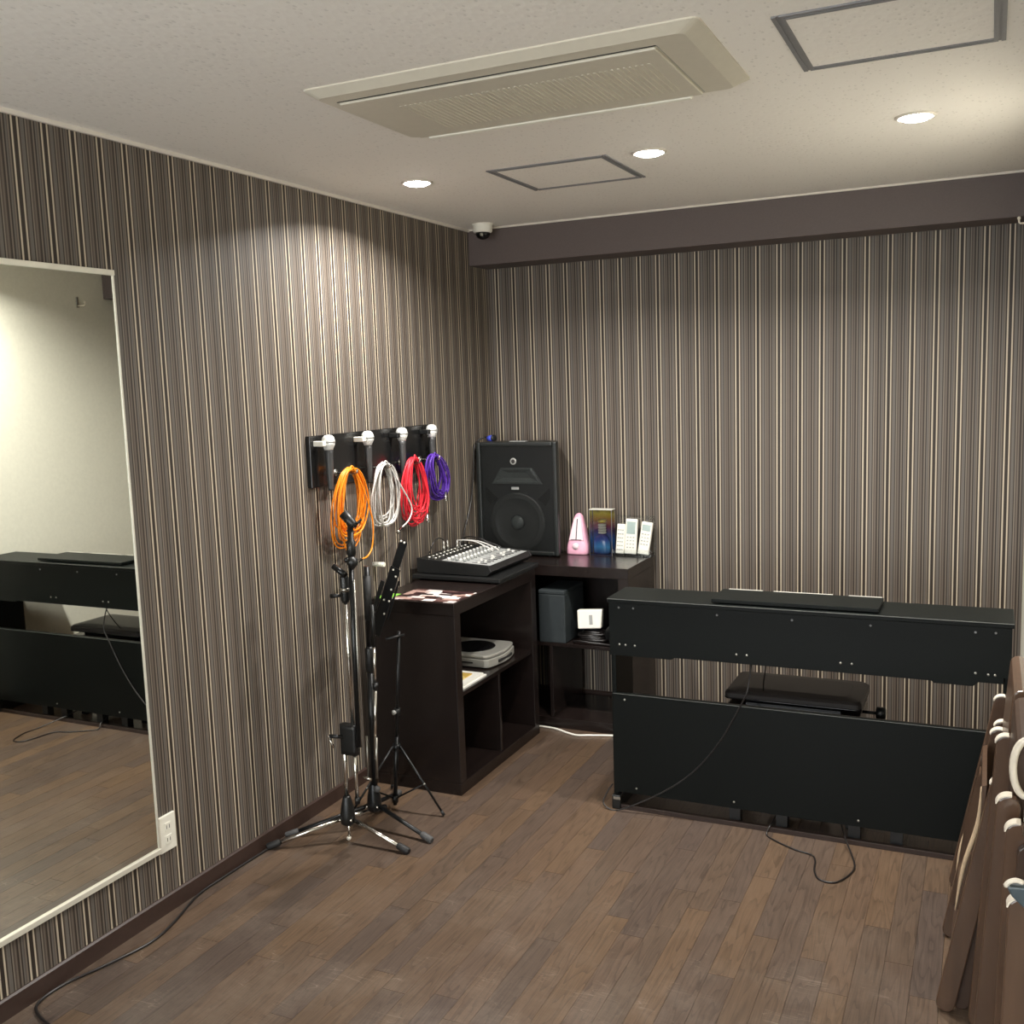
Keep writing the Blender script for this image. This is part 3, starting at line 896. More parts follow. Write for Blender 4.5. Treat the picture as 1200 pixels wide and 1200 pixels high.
MB().lathe([(0.012, -0.020), (0.040, -0.018), (0.046, 0.0), (0.040, 0.018), (0.012, 0.020)], (0.783, -0.385, 0.463), axis=(0.35, 1, 0.2), n=20).build('ear_cup', 'black', pn)
MB().lathe([(0.012, -0.020), (0.040, -0.018), (0.046, 0.0), (0.040, 0.018), (0.012, 0.020)], (0.778, -0.300, 0.463), axis=(0.1, 1, -0.1), n=20).build('ear_cup', 'black', pn)
MB().tube(spline([(0.783, -0.38, 0.500), (0.770, -0.33, 0.570), (0.725, -0.27, 0.600), (0.730, -0.25, 0.575), (0.778, -0.295, 0.500)], 8), 0.008, 8).build('headband', 'black', pn)
lead('loose_cord', 'black loose cord draped over the front edge pile in the far shelf', 'cord', [(0.59, -0.41, 0.421), (0.62, -0.425, 0.430), (0.68, -0.428, 0.428), (0.73, -0.42, 0.424), (0.79, -0.425, 0.421)], 0.005)

# ------------------------------------------------------------------ loudspeaker
sp = thing('loudspeaker', 'large black PA loudspeaker on the far shelf in the corner', 'speaker', (0.24, -0.14, 0.79))
SX0, SX1, SZ0, SZ1, SF, SB = 0.022, 0.456, 0.797, 1.357, -0.245, -0.045
shell = MB()
front_y = SF
r0 = [(SX0, front_y), (SX1, front_y), (SX1 - 0.02, -0.16), (SX1 - 0.075, SB), (SX0 + 0.06, SB), (SX0 + 0.012, -0.16)]
# body set back behind the frame
body_poly = [(SX0 + 0.004, front_y + 0.025)] + [(SX1 - 0.004, front_y + 0.025)] + r0[2:]
MB().prism(body_poly, SZ0 + 0.004, SZ1 - 0.004, 'z').build('cabinet', 'speaker_shell', sp, 0.008)
fw = 0.022
for (a, b, c, d) in ((SX0, SX0 + fw, SZ0, SZ1), (SX1 - fw, SX1, SZ0, SZ1), (SX0 + fw, SX1 - fw, SZ0, SZ0 + fw), (SX0 + fw, SX1 - fw, SZ1 - fw, SZ1)):
    box('front_frame', 'speaker_shell', sp, a, b, front_y, front_y + 0.026, c, d, bevel=0.006)
box('baffle', 'baffle', sp, SX0 + fw, SX1 - fw, front_y + 0.020, front_y + 0.0255, SZ0 + fw, SZ1 - fw)
wc = (0.232, front_y + 0.020, 0.955)
MB().lathe([(0.150, 0.0), (0.150, 0.004), (0.140, 0.008), (0.132, 0.003), (0.126, 0.007), (0.119, 0.002), (0.075, 0.001), (0.045, 0.0005), (0.04, 0.0)], wc, axis=(0, -1, 0), n=40).build('woofer', 'cone', sp)
MB().lathe([(0.036, 0.0), (0.034, 0.006), (0.024, 0.012), (0.010, 0.0145), (0.001, 0.015)], wc, axis=(0, -1, 0), n=24).build('dust_cap', 'horn', sp)
# horn mouth: a wide flare, broad at its lower lip
hz = 1.150
def quad_ring(w0, w1, za, zb_, y):
    return [(0.238 - w0, y, za), (0.238 + w0, y, za), (0.238 + w1, y, zb_), (0.238 - w1, y, zb_)]
loft([quad_ring(0.135, 0.085, hz, hz + 0.078, front_y + 0.0195), quad_ring(0.135, 0.085, hz, hz + 0.078, front_y + 0.008), quad_ring(0.125, 0.075, hz + 0.008, hz + 0.070, front_y + 0.006),
      quad_ring(0.075, 0.05, hz + 0.028, hz + 0.056, front_y + 0.018)]).build('horn', 'horn', sp)
for s in (-1, 1):
    MB().prism([(0.238 + s * 0.110, 1.075), (0.238 + s * 0.172, 1.128), (0.238 + s * 0.172, 1.072), (0.238 + s * 0.150, 1.045)], front_y + 0.012, front_y + 0.020, 'y').build('port', 'gloss_black', sp)
gr = box('grille', 'grille', sp, SX0 + fw, SX1 - fw, front_y + 0.0035, front_y + 0.0045, SZ0 + fw, SZ1 - fw)
MB().lathe([(0.017, 0.0), (0.017, 0.002), (0.012, 0.003), (0.001, 0.003)], (0.226, front_y + 0.0035, 1.262), axis=(0, -1, 0), n=20).build('badge', 'grey_plastic', sp)
MB().lathe([(0.010, 0.003), (0.007, 0.0036), (0.001, 0.0037)], (0.226, front_y + 0.0035, 1.262), axis=(0, -1, 0), n=14).build('badge_centre', 'dark_slot', sp)
box('nameplate', 'knob_grey', sp, 0.212, 0.252, front_y + 0.0015, front_y + 0.0036, 1.122, 1.135)
box('handle', 'knob_grey', sp, 0.185, 0.275, -0.200, -0.165, SZ1 - 0.004, SZ1 + 0.003, bevel=0.003)
for fx in (0.07, 0.40):
    for fy in (-0.215, -0.09):
        MB().lathe([(0.014, 0.7902), (0.014, 0.8015)], (fx, fy, 0), n=12).build('foot', 'dark_rubber', sp)

bl = thing('speaker_lead', 'black speaker lead with a blue plug lying on top of the loudspeaker', 'cable', (0.09, -0.20, 1.357))
MB().lathe([(0.008, -0.018), (0.015, -0.016), (0.016, 0.012), (0.010, 0.018)], (0.088, -0.205, 1.374), axis=(1, -0.5, 0.1), n=16).build('plug', 'blue', bl, label='bright blue plug')
MB().lathe([(0.012, 0.0), (0.0165, 0.002), (0.0165, 0.010), (0.012, 0.012)], (0.106, -0.214, 1.376), axis=(1, -0.5, 0.1), n=16).build('plug_ring', 'black', bl)
MB().tube(spline([(0.072, -0.197, 1.372), (0.045, -0.19, 1.380), (0.020, -0.215, 1.362), (0.012, -0.245, 1.325), (0.012, -0.26, 1.20), (0.012, -0.30, 1.06), (0.014, -0.37, 0.95), (0.025, -0.43, 0.885), (0.05, -0.465, 0.850)], 8), 0.004, 8).build('lead', 'cord', bl)

# ------------------------------------------------------------------ small things on the far shelf
mt = thing('metronome', 'pink pyramid metronome on the far shelf beside the loudspeaker', 'metronome', (0.506, -0.10, 0.79))
def sq_ring(cx, cy, hx, hy, z, n=20, e=0.55):
    out = []
    for k in range(n):
        a = 2 * PI * k / n
        c_, s_ = math.cos(a), math.sin(a)
        out.append((cx + hx * math.copysign(abs(c_) ** e, c_), cy + hy * math.copysign(abs(s_) ** e, s_), z))
    return out
mz = 0.7903
prof = [(0.054, 0.0), (0.057, 0.006), (0.057, 0.030), (0.054, 0.048), (0.050, 0.060), (0.045, 0.085), (0.038, 0.120), (0.031, 0.150), (0.024, 0.176), (0.018, 0.190), (0.010, 0.199), (0.002, 0.202)]
loft([sq_ring(0.506, -0.10 + 0.012 * (h_ / 0.2), w_, w_ * 0.82, mz + h_) for w_, h_ in prof], True).build('body', 'pink', mt)
fr_ = [(0.506 - 0.037, 0.862), (0.506 + 0.037, 0.862), (0.506 + 0.018, 0.962), (0.506 + 0.008, 0.974), (0.506 - 0.008, 0.974), (0.506 - 0.018, 0.962)]
fc = MB()
def fy_(z):
    t_ = (z - mz)
    for (w0, h0), (w1, h1) in zip(prof, prof[1:]):
        if h0 <= t_ <= h1:
            k_ = (t_ - h0) / (h1 - h0)
            w_ = w0 + (w1 - w0) * k_
            return -0.10 + 0.012 * (t_ / 0.2) - w_ * 0.82 - 0.0012
    return -0.14
fc.add([(x, fy_(z), z) for x, z in fr_] + [(x, fy_(z) + 0.004, z) for x, z in fr_], [tuple(range(6))] + [(i, (i + 1) % 6, (i + 1) % 6 + 6, i + 6) for i in range(6)])
fc.build('face', 'pink_pale', mt, label='pale pink scale face')
MB().tube([(0.506, fy_(0.866) - 0.002, 0.866), (0.506, fy_(0.965) - 0.002, 0.965)], 0.0022, 6).build('pendulum', 'dark_line', mt)
MB().tube([(0.478, fy_(0.864) - 0.0015, 0.864), (0.534, fy_(0.864) - 0.0015, 0.864)], 0.0018, 6).build('scale_line', 'dark_line', mt)
MB().lathe([(0.018, 0.0), (0.017, 0.003), (0.001, 0.0045)], (0.506, fy_(0.828) + 0.001, 0.832), axis=(0, -1, 0), n=18).build('winder', 'pink_pale', mt)

bxr = thing('display_carton', 'clear-fronted carton with gold top and blue bottle on the far shelf', 'carton', (0.632, -0.10, 0.79))
BX0, BX1, BF, BB = 0.574, 0.692, -0.128, -0.075
box('back_card', 'box_print', bxr, BX0 + 0.002, BX1 - 0.002, BB - 0.002, BB, 0.792, 1.012)
box('base_card', 'box_print', bxr, BX0 + 0.002, BX1 - 0.002, BF + 0.002, BB - 0.0025, 0.7903, 0.794)
box('clear_cover', 'clear', bxr, BX0, BX1, BF, BB + 0.001, 0.7902, 1.014)
for (a, b) in ((BX0, BX0 + 0.0025), (BX1 - 0.0025, BX1)):
    box('edge_strip', 'steel', bxr, a, b, BF - 0.0006, BF + 0.002, 0.7903, 1.013)
box('top_strip', 'white_plastic', bxr, BX0, BX1, BF - 0.0006, BB, 1.0145, 1.017)
MB().lathe([(0.001, 0.0), (0.040, 0.001), (0.043, 0.008), (0.042, 0.060), (0.034, 0.082), (0.018, 0.094), (0.015, 0.100)], (0.630, -0.1015, 0.7945), n=24).xf(Matrix.Translation((0, -0.1015, 0)) @ Matrix.Diagonal((1, 0.5, 1, 1)) @ Matrix.Translation((0, 0.1015, 0))).build('bottle', 'bottle', bxr, label='blue bottle')
for k in range(4):
    MB().lathe([(0.019, 0.0), (0.021, 0.003), (0.019, 0.0085)], (0.632, -0.1015, 0.896 + k * 0.0125), n=18).build('cap_ring', 'white_plastic', bxr)
MB().lathe([(0.019, 0.0), (0.022, 0.004), (0.022, 0.012), (0.012, 0.016)], (0.632, -0.1015, 0.950), n=18).build('gold_cap', mat('gold_cap', (214, 186, 40), 0.3, metal=0.4), bxr)

hd = thing('remote_holder', 'clear acrylic holder behind the three white remote controls', 'holder', (0.79, -0.085, 0.79))
box('back_plate', 'clear', hd, 0.700, 0.892, -0.070, -0.067, 0.7903, 0.985, bevel=0.001)
box('ledge', 'clear', hd, 0.700, 0.892, -0.135, -0.0705, 0.7903, 0.7925)
box('lip', 'clear', hd, 0.700, 0.892, -0.138, -0.1352, 0.7903, 0.825)

def remote(x0, x1, h, tilt, lean, label, screen, z=0.7965):
    cx = (x0 + x1) / 2
    t = thing('remote_control', label, 'remote', (cx, -0.10, z), 'white remote controls in the holder')
    hw = (x1 - x0) / 2
    R = Matrix.Translation((cx, -0.118, z)) @ Matrix.Rotation(tilt, 4, 'Y') @ Matrix.Rotation(-lean, 4, 'X')
    MB().box(-hw, hw, 0.0, 0.018, 0.004, h).xf(R).build('case', 'remote', t, 0.005)
    if screen:
        MB().box(-hw * 0.72, hw * 0.72, -0.0010, 0.001, h - screen - 0.014, h - 0.014).xf(R).build('display', 'lcd', t)
    zb0 = h - screen - 0.030
    k = 0
    for r_ in range(4 if screen else 7):
        for c_ in range(3):
            xx = (c_ - 1) * hw * 0.5
            zz = zb0 - r_ * (0.0165 if screen else 0.019)
            if zz > 0.02:
                MB().box(xx - 0.0042, xx + 0.0042, -0.0016, 0.001, zz - 0.003, zz + 0.003).xf(R).build('button', 'button', t)
    return t


remote(0.703, 0.746, 0.150, 0.045, 0.12, 'narrow white remote control nearest the clear carton', 0.0)
remote(0.748, 0.808, 0.176, 0.03, 0.12, 'tall white remote control with a large grey display, middle of the three', 0.060)
remote(0.814, 0.870, 0.164, 0.13, 0.12, 'white remote control leaning right at the shelf end', 0.030)

# ------------------------------------------------------------------ microphone rack
rk = thing('microphone_rack', 'black lacquered wall board holding microphones and cable coils', 'rack', (0.0, -1.13, 1.37))
box('board', 'rack', rk, 0.0, 0.020, -1.605, -0.668, 1.272, 1.470, bevel=0.002)
MIC_Y = (-1.536, -1.264, -0.998, -0.738)
HOOK_Y = (-1.450, -1.205, -0.968, -0.795)
for y in MIC_Y:
    cl = MB().box(0.020, 0.066, y - 0.050, y - 0.0275, 1.430, 1.450)
    cl.build('holder_arm', 'white_plastic' if y < -1.2 else 'black', rk, 0.003)
for y in HOOK_Y:
    MB().tube(spline([(0.018, y, 1.318), (0.065, y, 1.316), (0.116, y, 1.318), (0.124, y, 1.332)], 5), 0.0045, 8).build('hook', 'chrome', rk)
    MB().lathe([(0.014, 0.0), (0.014, 0.003)], (0.020, y, 1.318), axis=(1, 0, 0), n=14).build('hook_plate', 'steel', rk)

def mic(y, label):
    t = thing('microphone', label, 'microphone', (0.056, y, 1.30), 'handheld microphones on the wall rack')
    x = 0.056
    MB().lathe([(0.001, 0.162), (0.014, 0.160), (0.022, 0.152), (0.0255, 0.140), (0.0255, 0.137)], (x, y, 1.31), n=20).build('grille_top', 'mic_grey', t)
    MB().lathe([(0.0265, 0.138), (0.0265, 0.132)], (x, y, 1.31), n=20).build('grille_band', 'grey_plastic', t)
    MB().lathe([(0.0255, 0.132), (0.024, 0.122), (0.018, 0.110), (0.0165, 0.104)], (x, y, 1.31), n=20).build('grille_bottom', 'mic_grey', t)
    MB().lathe([(0.0165, 0.104), (0.0155, 0.090), (0.013, 0.0), (0.0105, -0.045), (0.0105, -0.052)], (x, y, 1.31), n=18).build('handle', 'mic_body', t)
    return t


mic(MIC_Y[0], 'silver-headed microphone at the left end of the wall rack')
mic(MIC_Y[1], 'silver-headed microphone above the grey cable coil')
mic(MIC_Y[2], 'silver-headed microphone above the red cable coil')
mic(MIC_Y[3], 'silver-headed microphone at the far right end of the wall rack')

def cable_coil(name_label, m, y, ztop, hw, h, turns, seed, tail=None, skew=0.0, wmin=0.45):
    rnd = random.Random(seed)
    t = thing('cable_coil', name_label, 'cable', (0.10, y, ztop), 'microphone cables hung on the wall rack')
    pts = []
    N = 30
    R3 = 0.0033
    prm = [(hw * rnd.uniform(wmin, 1.0), h * rnd.uniform(0.66, 1.0), rnd.uniform(-0.45, 0.45) * hw, rnd.uniform(0, 6)) for _ in range(turns + 1)]
    for k in range(turns):
        for i in range(N):
            f = i / N
            w_, h_, s_, ph = [p + (q - p) * f for p, q in zip(prm[k], prm[k + 1])]
            a = 2 * PI * f
            u = (1 - math.cos(a)) / 2
            sn = math.sin(a)
            yy = y + w_ * math.copysign(abs(sn) ** 0.8, sn) * (0.82 + 0.30 * u) + (s_ + skew) * u + 0.005 * math.sin(4 * a + ph) * u
            zz = ztop + 0.0035 * (k % 4) - h_ * u
            xx = 0.074 + 0.030 * ((k + f) / turns) + 0.010 * math.sin(a + k * 1.7) * u - 0.020 * u * u
            pts.append((xx, yy, zz))
    MB().tube(pts, R3, 6).build('coil', m, t)
    a = Vector(pts[-1])
    tl = tail or [(0.105, y + hw * 0.75, ztop - h * 0.45), (0.105, y + hw * 0.7, ztop - h * 0.75)]
    MB().tube(spline([tuple(a), (0.103, y + 0.002, ztop + 0.0115), *tl], 10), R3, 6).build('tail', m, t)
    e = Vector(tl[-1])
    d = (Vector(tl[-1]) - Vector(tl[-2])).normalized()
    MB().tube([e, e + d * 0.02, e + d * 0.021, e + d * 0.04], [0.0055, 0.0055, 0.007, 0.007], 10).build('plug', 'chrome', t)
    return t


cable_coil('orange cable coil hanging at the left end of the rack', 'orange', -1.450, 1.3285, 0.112, 0.325, 15, 5,
           tail=[(0.11, -1.39, 1.24), (0.112, -1.345, 1.12), (0.11, -1.350, 1.02), (0.11, -1.385, 0.980), (0.108, -1.43, 0.972)])
cable_coil('pale grey cable coil hanging between the orange and red coils', 'pale_grey', -1.205, 1.3285, 0.112, 0.30, 10, 8,
           tail=[(0.11, -1.13, 1.25), (0.115, -1.045, 1.14), (0.113, -1.06, 1.085), (0.11, -1.12, 1.055)], skew=0.03)
cable_coil('red cable coil hanging between the grey and purple coils', 'red', -0.968, 1.3285, 0.108, 0.325, 16, 21, skew=0.02)
cable_coil('purple cable coil hanging at the far end of the rack', 'purple', -0.795, 1.3300, 0.108, 0.225, 18, 33, skew=0.085, wmin=0.3)

# ------------------------------------------------------------------ microphone stands
def rod(mb, a, b, r, n=10):
    return mb.tube([a, b], r, n)


def mic_stand(label, base, feet, top, chrome_legs, variant):
    bx_, by_ = base
    t = thing('microphone_stand', label, 'stand', (bx_, by_, 0), 'folding microphone stands by the left wall')
    ax = lambda z: Vector((bx_ + (top[0] - bx_) * z / top[2], by_ + (top[1] - by_) * z / top[2], z))
    hub_m = 'black' if variant == 0 else 'black_metal'
    # hub
    MB().lathe([(0.018, 0.062), (0.027, 0.070), (0.027, 0.100), (0.024, 0.125), (0.015, 0.165), (0.012, 0.172)], (bx_, by_, 0), n=18).build('hub', hub_m, t)
    if variant == 0:
        MB().tube([ax(0.012), ax(0.07)], 0.0055, 10).build('centre_rod', 'chrome', t)
        MB().ball((bx_, by_, 0.009), 0.0085).build('centre_tip', 'white_plastic', t)
    for i, (fx, fy) in enumerate(feet):
        d = Vector((fx - bx_, fy - by_, 0)); ln = d.length; d.normalize()
        a = Vector((bx_, by_, 0.085)) + d * 0.022
        b = Vector((fx, fy, 0.0135))
        lg = MB().tube([a, b], 0.0082, 10).build('leg', chrome_legs[i], t)
        dirv = (b - a).normalized()
        MB().tube([b - dirv * 0.035, b - dirv * 0.030, b + dirv * 0.012, b + dirv * 0.016], [0.0100, 0.0128, 0.0128, 0.009], 12).build('rubber_foot', 'rubber' if variant == 1 else 'dark_rubber', lg)
        MB().lathe([(0.006, 0.0), (0.006, 0.006)], tuple(a + Vector((0, -0.010, 0))), axis=(0, -1, 0), n=10).build('pivot_bolt', 'chrome', t)
    if variant == 0:
        MB().tube([(bx_, by_, 0.165), (bx_ + 0.004, by_, 0.40)], 0.0085, 12).build('lower_tube', 'chrome', t)
        ax = lambda z: Vector((0.306 - 0.006 * z, by_ - 0.004, z))
        loft([ring_pts(0.248, 0.320, by_ - 0.018, by_ + 0.014, 0.012, z) for z in (0.335, 0.352, 0.43, 0.445)], True).build('height_clutch', 'black', t)
        MB().tube([ax(0.165), ax(0.345)], 0.0070, 12).build('inner_tube', 'chrome', t)
        MB().tube([ax(0.150), ax(0.175)], 0.0095, 12).build('tube_end', 'black', t)
        c = Vector((bx_, by_ - 0.012, 0.392))
        tk = MB().tube([c + Vector((0.010, -0.002, 0.008)), c + Vector((-0.036, -0.022, 0.012))], 0.007, 10).build('clamp_knob', 'black', t)
        MB().tube([c + Vector((-0.040, -0.026, 0.016)), c + Vector((-0.014, -0.030, -0.026))], 0.0035, 8).build('clamp_lever', 'chrome', tk)
        MB().tube([ax(0.44), ax(0.93)], 0.0070, 12).build('upper_tube', 'chrome', t)
        c = ax(0.95)
        MB().tube([ax(0.895), ax(0.905), ax(0.985), ax(0.995)], [0.012, 0.016, 0.016, 0.011], 14).build('boom_clamp', 'black', t)
        MB().tube([ax(0.935), ax(0.948)], 0.0170, 14).build('clamp_band', 'steel', t)
        MB().tube([c + Vector((-0.012, -0.006, -0.03)), c + Vector((-0.050, -0.016, -0.032))], [0.005, 0.009], 10).build('side_knob', 'black', t)
        MB().tube([c + Vector((-0.035, -0.01, 0.075)), c + Vector((0.015, -0.012, 0.045))], 0.011, 12).build('counter_handle', 'black_metal', t)
        # boom arm folded along the pole
        lo, hi = Vector((0.330, by_ - 0.012, 0.37)), Vector((0.336, by_ - 0.010, 1.03))
        MB().tube([lo, hi], 0.0095, 12).build('boom_arm', 'black_metal', t)
        MB().tube([lo + Vector((0.014, -0.004, 0.0)), hi + Vector((0.013, -0.004, -0.05))], 0.0028, 8).build('boom_wire', 'steel', t)
        sw = Vector((bx_ + 0.096, by_ - 0.022, 1.045))
        MB().ball(sw, 0.020).build('swivel_knob', 'black', t)
        MB().ball(sw + Vector((-0.018, -0.008, 0.008)), 0.010).build('swivel_bolt', 'black_metal', t)
        st = Vector((bx_ + 0.080, by_ - 0.006, 1.02)); en = Vector((bx_ + 0.083, by_ - 0.004, 1.175))
        MB().tube([st, st + (en - st) * 0.3, st + (en - st) * 0.32, st + (en - st) * 0.62, st + (en - st) * 0.64, en], [0.013, 0.013, 0.016, 0.016, 0.011, 0.011], 14).build('neck', 'black', t)
        MB().tube([en + Vector((-0.024, -0.004, 0.038)), en + Vector((0.012, 0, 0.0)), en + Vector((0.024, 0.0, -0.006))], [0.018, 0.016, 0.006], 14).build('microphone_clip', 'black', t)
        MB().tube([en + Vector((0.016, 0, -0.004)), en + Vector((0.046, 0.002, 0.018))], [0.006, 0.004], 8).build('clip_screw', 'black', t)
    else:
        MB().tube([ax(0.165), ax(0.62)], 0.0125, 12).build('lower_tube', 'black_metal', t)
        MB().tube([ax(0.60), ax(0.61), ax(0.69), ax(0.70)], [0.013, 0.016, 0.016, 0.012], 14).build('height_clutch', 'black', t)
        MB().tube([ax(0.69), ax(1.00)], 0.0105, 12).build('upper_tube', 'black_metal', t)
        MB().tube([ax(0.80), ax(0.965)], 0.0145, 14).build('grip_sleeve', 'dark_rubber', t)
        MB().lathe([(0.006, 0.0), (0.012, 0.004), (0.012, 0.022), (0.007, 0.026)], tuple(ax(0.150)), axis=(1, -0.3, 0.1), n=12).build('base_knob', 'rubber', t)
        # telescopic boom lying against the pole
        a = ax(0.86) + Vector((0.026, -0.012, 0)); m_ = ax(0.705) + Vector((0.030, -0.014, 0)); m2 = ax(0.555) + Vector((0.030, -0.014, 0)); b = ax(0.275) + Vector((0.018, -0.014, 0))
        MB().tube([a, m_], 0.0075, 10).build('boom_sleeve', 'black', t)
        MB().tube([m_, m2], 0.0055, 10).build('boom_tube', 'chrome', t)
        MB().lathe([(0.011, -0.012), (0.011, 0.012)], tuple(m2), n=12).build('boom_joint', 'black', t)
        MB().tube([m2, b], [0.0062, 0.0045], 10).build('boom_end', 'chrome', t)
        for q in (0.03, -0.012):
            MB().tube([ax(0.36) + Vector((q, -0.02, 0)), ax(0.20) + Vector((q * 0.9, -0.02, 0))], 0.005, 8).build('brace', 'steel', t)
        MB().tube([ax(0.20) + Vector((-0.03, -0.024, 0.0)), ax(0.20) + Vector((0.004, -0.024, -0.006))], 0.006, 8).build('brace_pin', 'chrome', t)
    return t


mic_stand('front microphone stand with bright chrome legs and black boom clip', (0.256, -1.826), ((0.030, -1.990), (0.506, -1.840), (0.235, -1.560)), (0.318, -1.826, 1.05), ('chrome', 'chrome', 'chrome'), 0)
mic_stand('rear microphone stand with black legs and grey rubber feet', (0.283, -1.690), ((0.036, -1.890), (0.540, -1.733), (0.215, -1.415)), (0.303, -1.690, 1.0), ('black_metal', 'black_metal', 'black_metal'), 1)

# folding music stand
ms = thing('music_stand', 'folded black music stand with slanted perforated desk by the left shelf', 'stand', (0.275, -1.53, 0))
axm = lambda z: Vector((0.270 + 0.056 * z / 0.7, -1.53, z))
MB().tube([axm(0.02), axm(0.30)], 0.0085, 10).build('lower_tube', 'black_metal', ms)
MB().tube([axm(0.28), axm(0.72)], 0.0065, 10).build('upper_tube', 'black_metal', ms)
MB().tube([axm(0.385), axm(0.415)], 0.012, 12).build('collar', 'black', ms)
MB().lathe([(0.004, 0), (0.009, 0.004), (0.009, 0.018), (0.004, 0.022)], tuple(axm(0.40)), axis=(-0.6, -1, 0), n=12).build('thumb_screw', 'grey_plastic', ms)
MB().tube([axm(0.245), axm(0.270)], 0.015, 12).build('leg_collar', 'black_metal', ms)
for fx, fy in ((0.486, -1.522), (0.150, -1.36), (0.165, -1.715)):
    a = axm(0.262)
    d = Vector((fx - a.x, fy - a.y, 0)).normalized()
    a = a + d * 0.016
    MB().tube([axm(0.262), a], 0.005, 8).build('leg_arm', 'black_metal', ms)
    b = Vector((fx, fy, 0.006))
    lg = MB().tube([a, b], 0.0045, 8).build('leg', 'black_metal', ms)
    mid = a + (b - a) * 0.55
    MB().ball(mid, 0.0055, 8, 6).build('rivet', 'steel', lg)
    MB().tube([axm(0.045), mid], 0.0035, 8).build('brace', 'black_metal', ms)
    MB().tube([b - (b - a).normalized() * 0.02, b], 0.006, 8).build('foot_tip', 'dark_rubber', lg)
MB().tube([axm(0.030), axm(0.060)], 0.0125, 12).build('lower_collar', 'black_metal', ms)
# desk: two leaves folded together, seen nearly edge-on
p0 = Vector((0.258, -1.53, 0.712)); p1 = Vector((0.412, -1.53, 1.092))
dv = (p1 - p0).normalized(); nv = Vector((dv.z, 0, -dv.x))
def leaf(o, w0, w1, t0, t1, y0, y1):
    q = [o + dv * t0 + nv * w0, o + dv * t0 + nv * w1, o + dv * t1 + nv * w1, o + dv * t1 + nv * w0]
    sh = Matrix(((1, -0.64, 0, -0.64 * 1.62), (0, 1, 0, 0), (0, -0.20, 1, -0.20 * 1.62), (0, 0, 0, 1)))
    return MB().prism([(v.x, v.z) for v in q], y0, y1, 'y').xf(sh)
leaf(p0, -0.008, 0.036, 0.02, 0.30, -1.62, -1.47).build('desk_leaf', 'black_metal', ms, 0.002)
leaf(p0, -0.004, 0.030, 0.301, 0.41, -1.62, -1.49).build('desk_leaf', 'black_metal', ms, 0.002)
leaf(p0, -0.030, -0.012, 0.03, 0.23, -1.60, -1.47).build('back_leaf', 'black', ms, 0.002)
leaf(p0, 0.040, 0.048, 0.10, 0.26, -1.625, -1.615).build('side_bar', 'black_metal', ms, 0.001)
for k, (w, t_) in enumerate(((0.018, 0.405), (0.004, 0.405), (0.008, 0.29), (0.026, 0.27), (0.024, 0.215), (0.030, 0.17), (0.008, 0.165), (0.026, 0.115))):
    c = p0 + dv * t_ + nv * w
    MB().ball((c.x, -1.622, c.z), 0.0042, 8, 6).build('rivet', 'white_plastic', ms)
for w in (-0.020, 0.004, 0.018):
    a = p0 + dv * 0.10 + nv * w; b = p0 - dv * 0.012 + nv * (w * 0.6)
    MB().tube([(a.x, -1.615, a.z), (b.x, -1.615, b.z)], 0.003, 8).build('desk_arm', 'steel', ms)
MB().ball((p0.x - 0.012, -1.617, p0.z - 0.008), 0.006, 8, 6).build('hinge_bolt', 'chrome', ms)
MB().ball((p0.x + 0.010, -1.617, p0.z - 0.012), 0.007, 8, 6).build('hinge_bolt', 'chrome', ms)
MB().tube([(0.300, -1.58, 0.700), (0.345, -1.52, 0.706)], 0.005, 8).build('tilt_bracket', 'black', ms)
wp = MB().tube([(0.0, -1.185, 0.905), (0.055, -1.185, 0.905)], 0.010, 12).build('wall_peg', 'white_plastic')
tag(wp, 'short white peg on the left wall beside the mixer', 'peg')

# ------------------------------------------------------------------ digital piano, seen from behind
pi_ = thing('digital_piano', 'black upright-style digital piano standing with its back to the viewer', 'piano', (1.742, -0.98, 0))
A0, A1, YB = 1.063, 2.430, -1.215
up = [(A0, 0.610), (1.303, 0.610), (1.316, 0.618), (2.192, 0.618), (2.200, 0.611), (2.318, 0.611), (2.335, 0.626), (A1 - 0.022, 0.626), (A1 - 0.022, 0.646), (A1, 0.646), (A1, 0.812), (A0, 0.812)]
MB().prism(up, YB, YB + 0.014, 'y').build('upper_back_panel', 'piano', pi_, 0.001)
box('lower_back_panel', 'piano', pi_, 1.071, A1 - 0.012, YB, YB + 0.014, 0.070, 0.461, bevel=0.0015)
box('panel_lip', 'piano_edge', pi_, 1.085, A1 - 0.022, YB + 0.0145, YB + 0.026, 0.433, 0.460, bevel=0.001)
box('top_board', 'piano', pi_, A0 - 0.005, A1 + 0.006, YB - 0.006, -1.000, 0.8125, 0.830, bevel=0.002)
side = [(YB + 0.0145, 0.055), (-1.005, 0.055), (-1.005, 0.600), (-0.760, 0.600), (-0.760, 0.715), (-0.990, 0.812), (YB + 0.0145, 0.812)]
MB().prism(side, A0, A0 + 0.020, 'x').build('side_panel', 'piano', pi_, 0.002)
MB().prism(side, A1 - 0.020, A1, 'x').build('side_panel', 'piano', pi_, 0.002)
for a in (A0, A1 - 0.030):
    box('foot', 'black', pi_, a - 0.002, a + 0.032, YB - 0.006, -0.74, 0.0, 0.0545, bevel=0.003)
box('foot_plate', 'steel', pi_, 1.068, 1.096, YB - 0.0085, YB - 0.0055, 0.040, 0.050)
box('base_rail', 'reddish', pi_, A0 + 0.031, A1 - 0.031, YB + 0.002, YB + 0.022, 0.0, 0.018, bevel=0.001)
MB().prism([(-1.002, 0.806), (-0.770, 0.705), (-0.770, 0.625), (-1.002, 0.625)], A0 + 0.021, A1 - 0.021, 'x').build('key_cover', 'piano', pi_, 0.003)
box('key_bed', 'piano', pi_, A0 + 0.021, A1 - 0.021, YB + 0.015, -1.003, 0.622, 0.645)
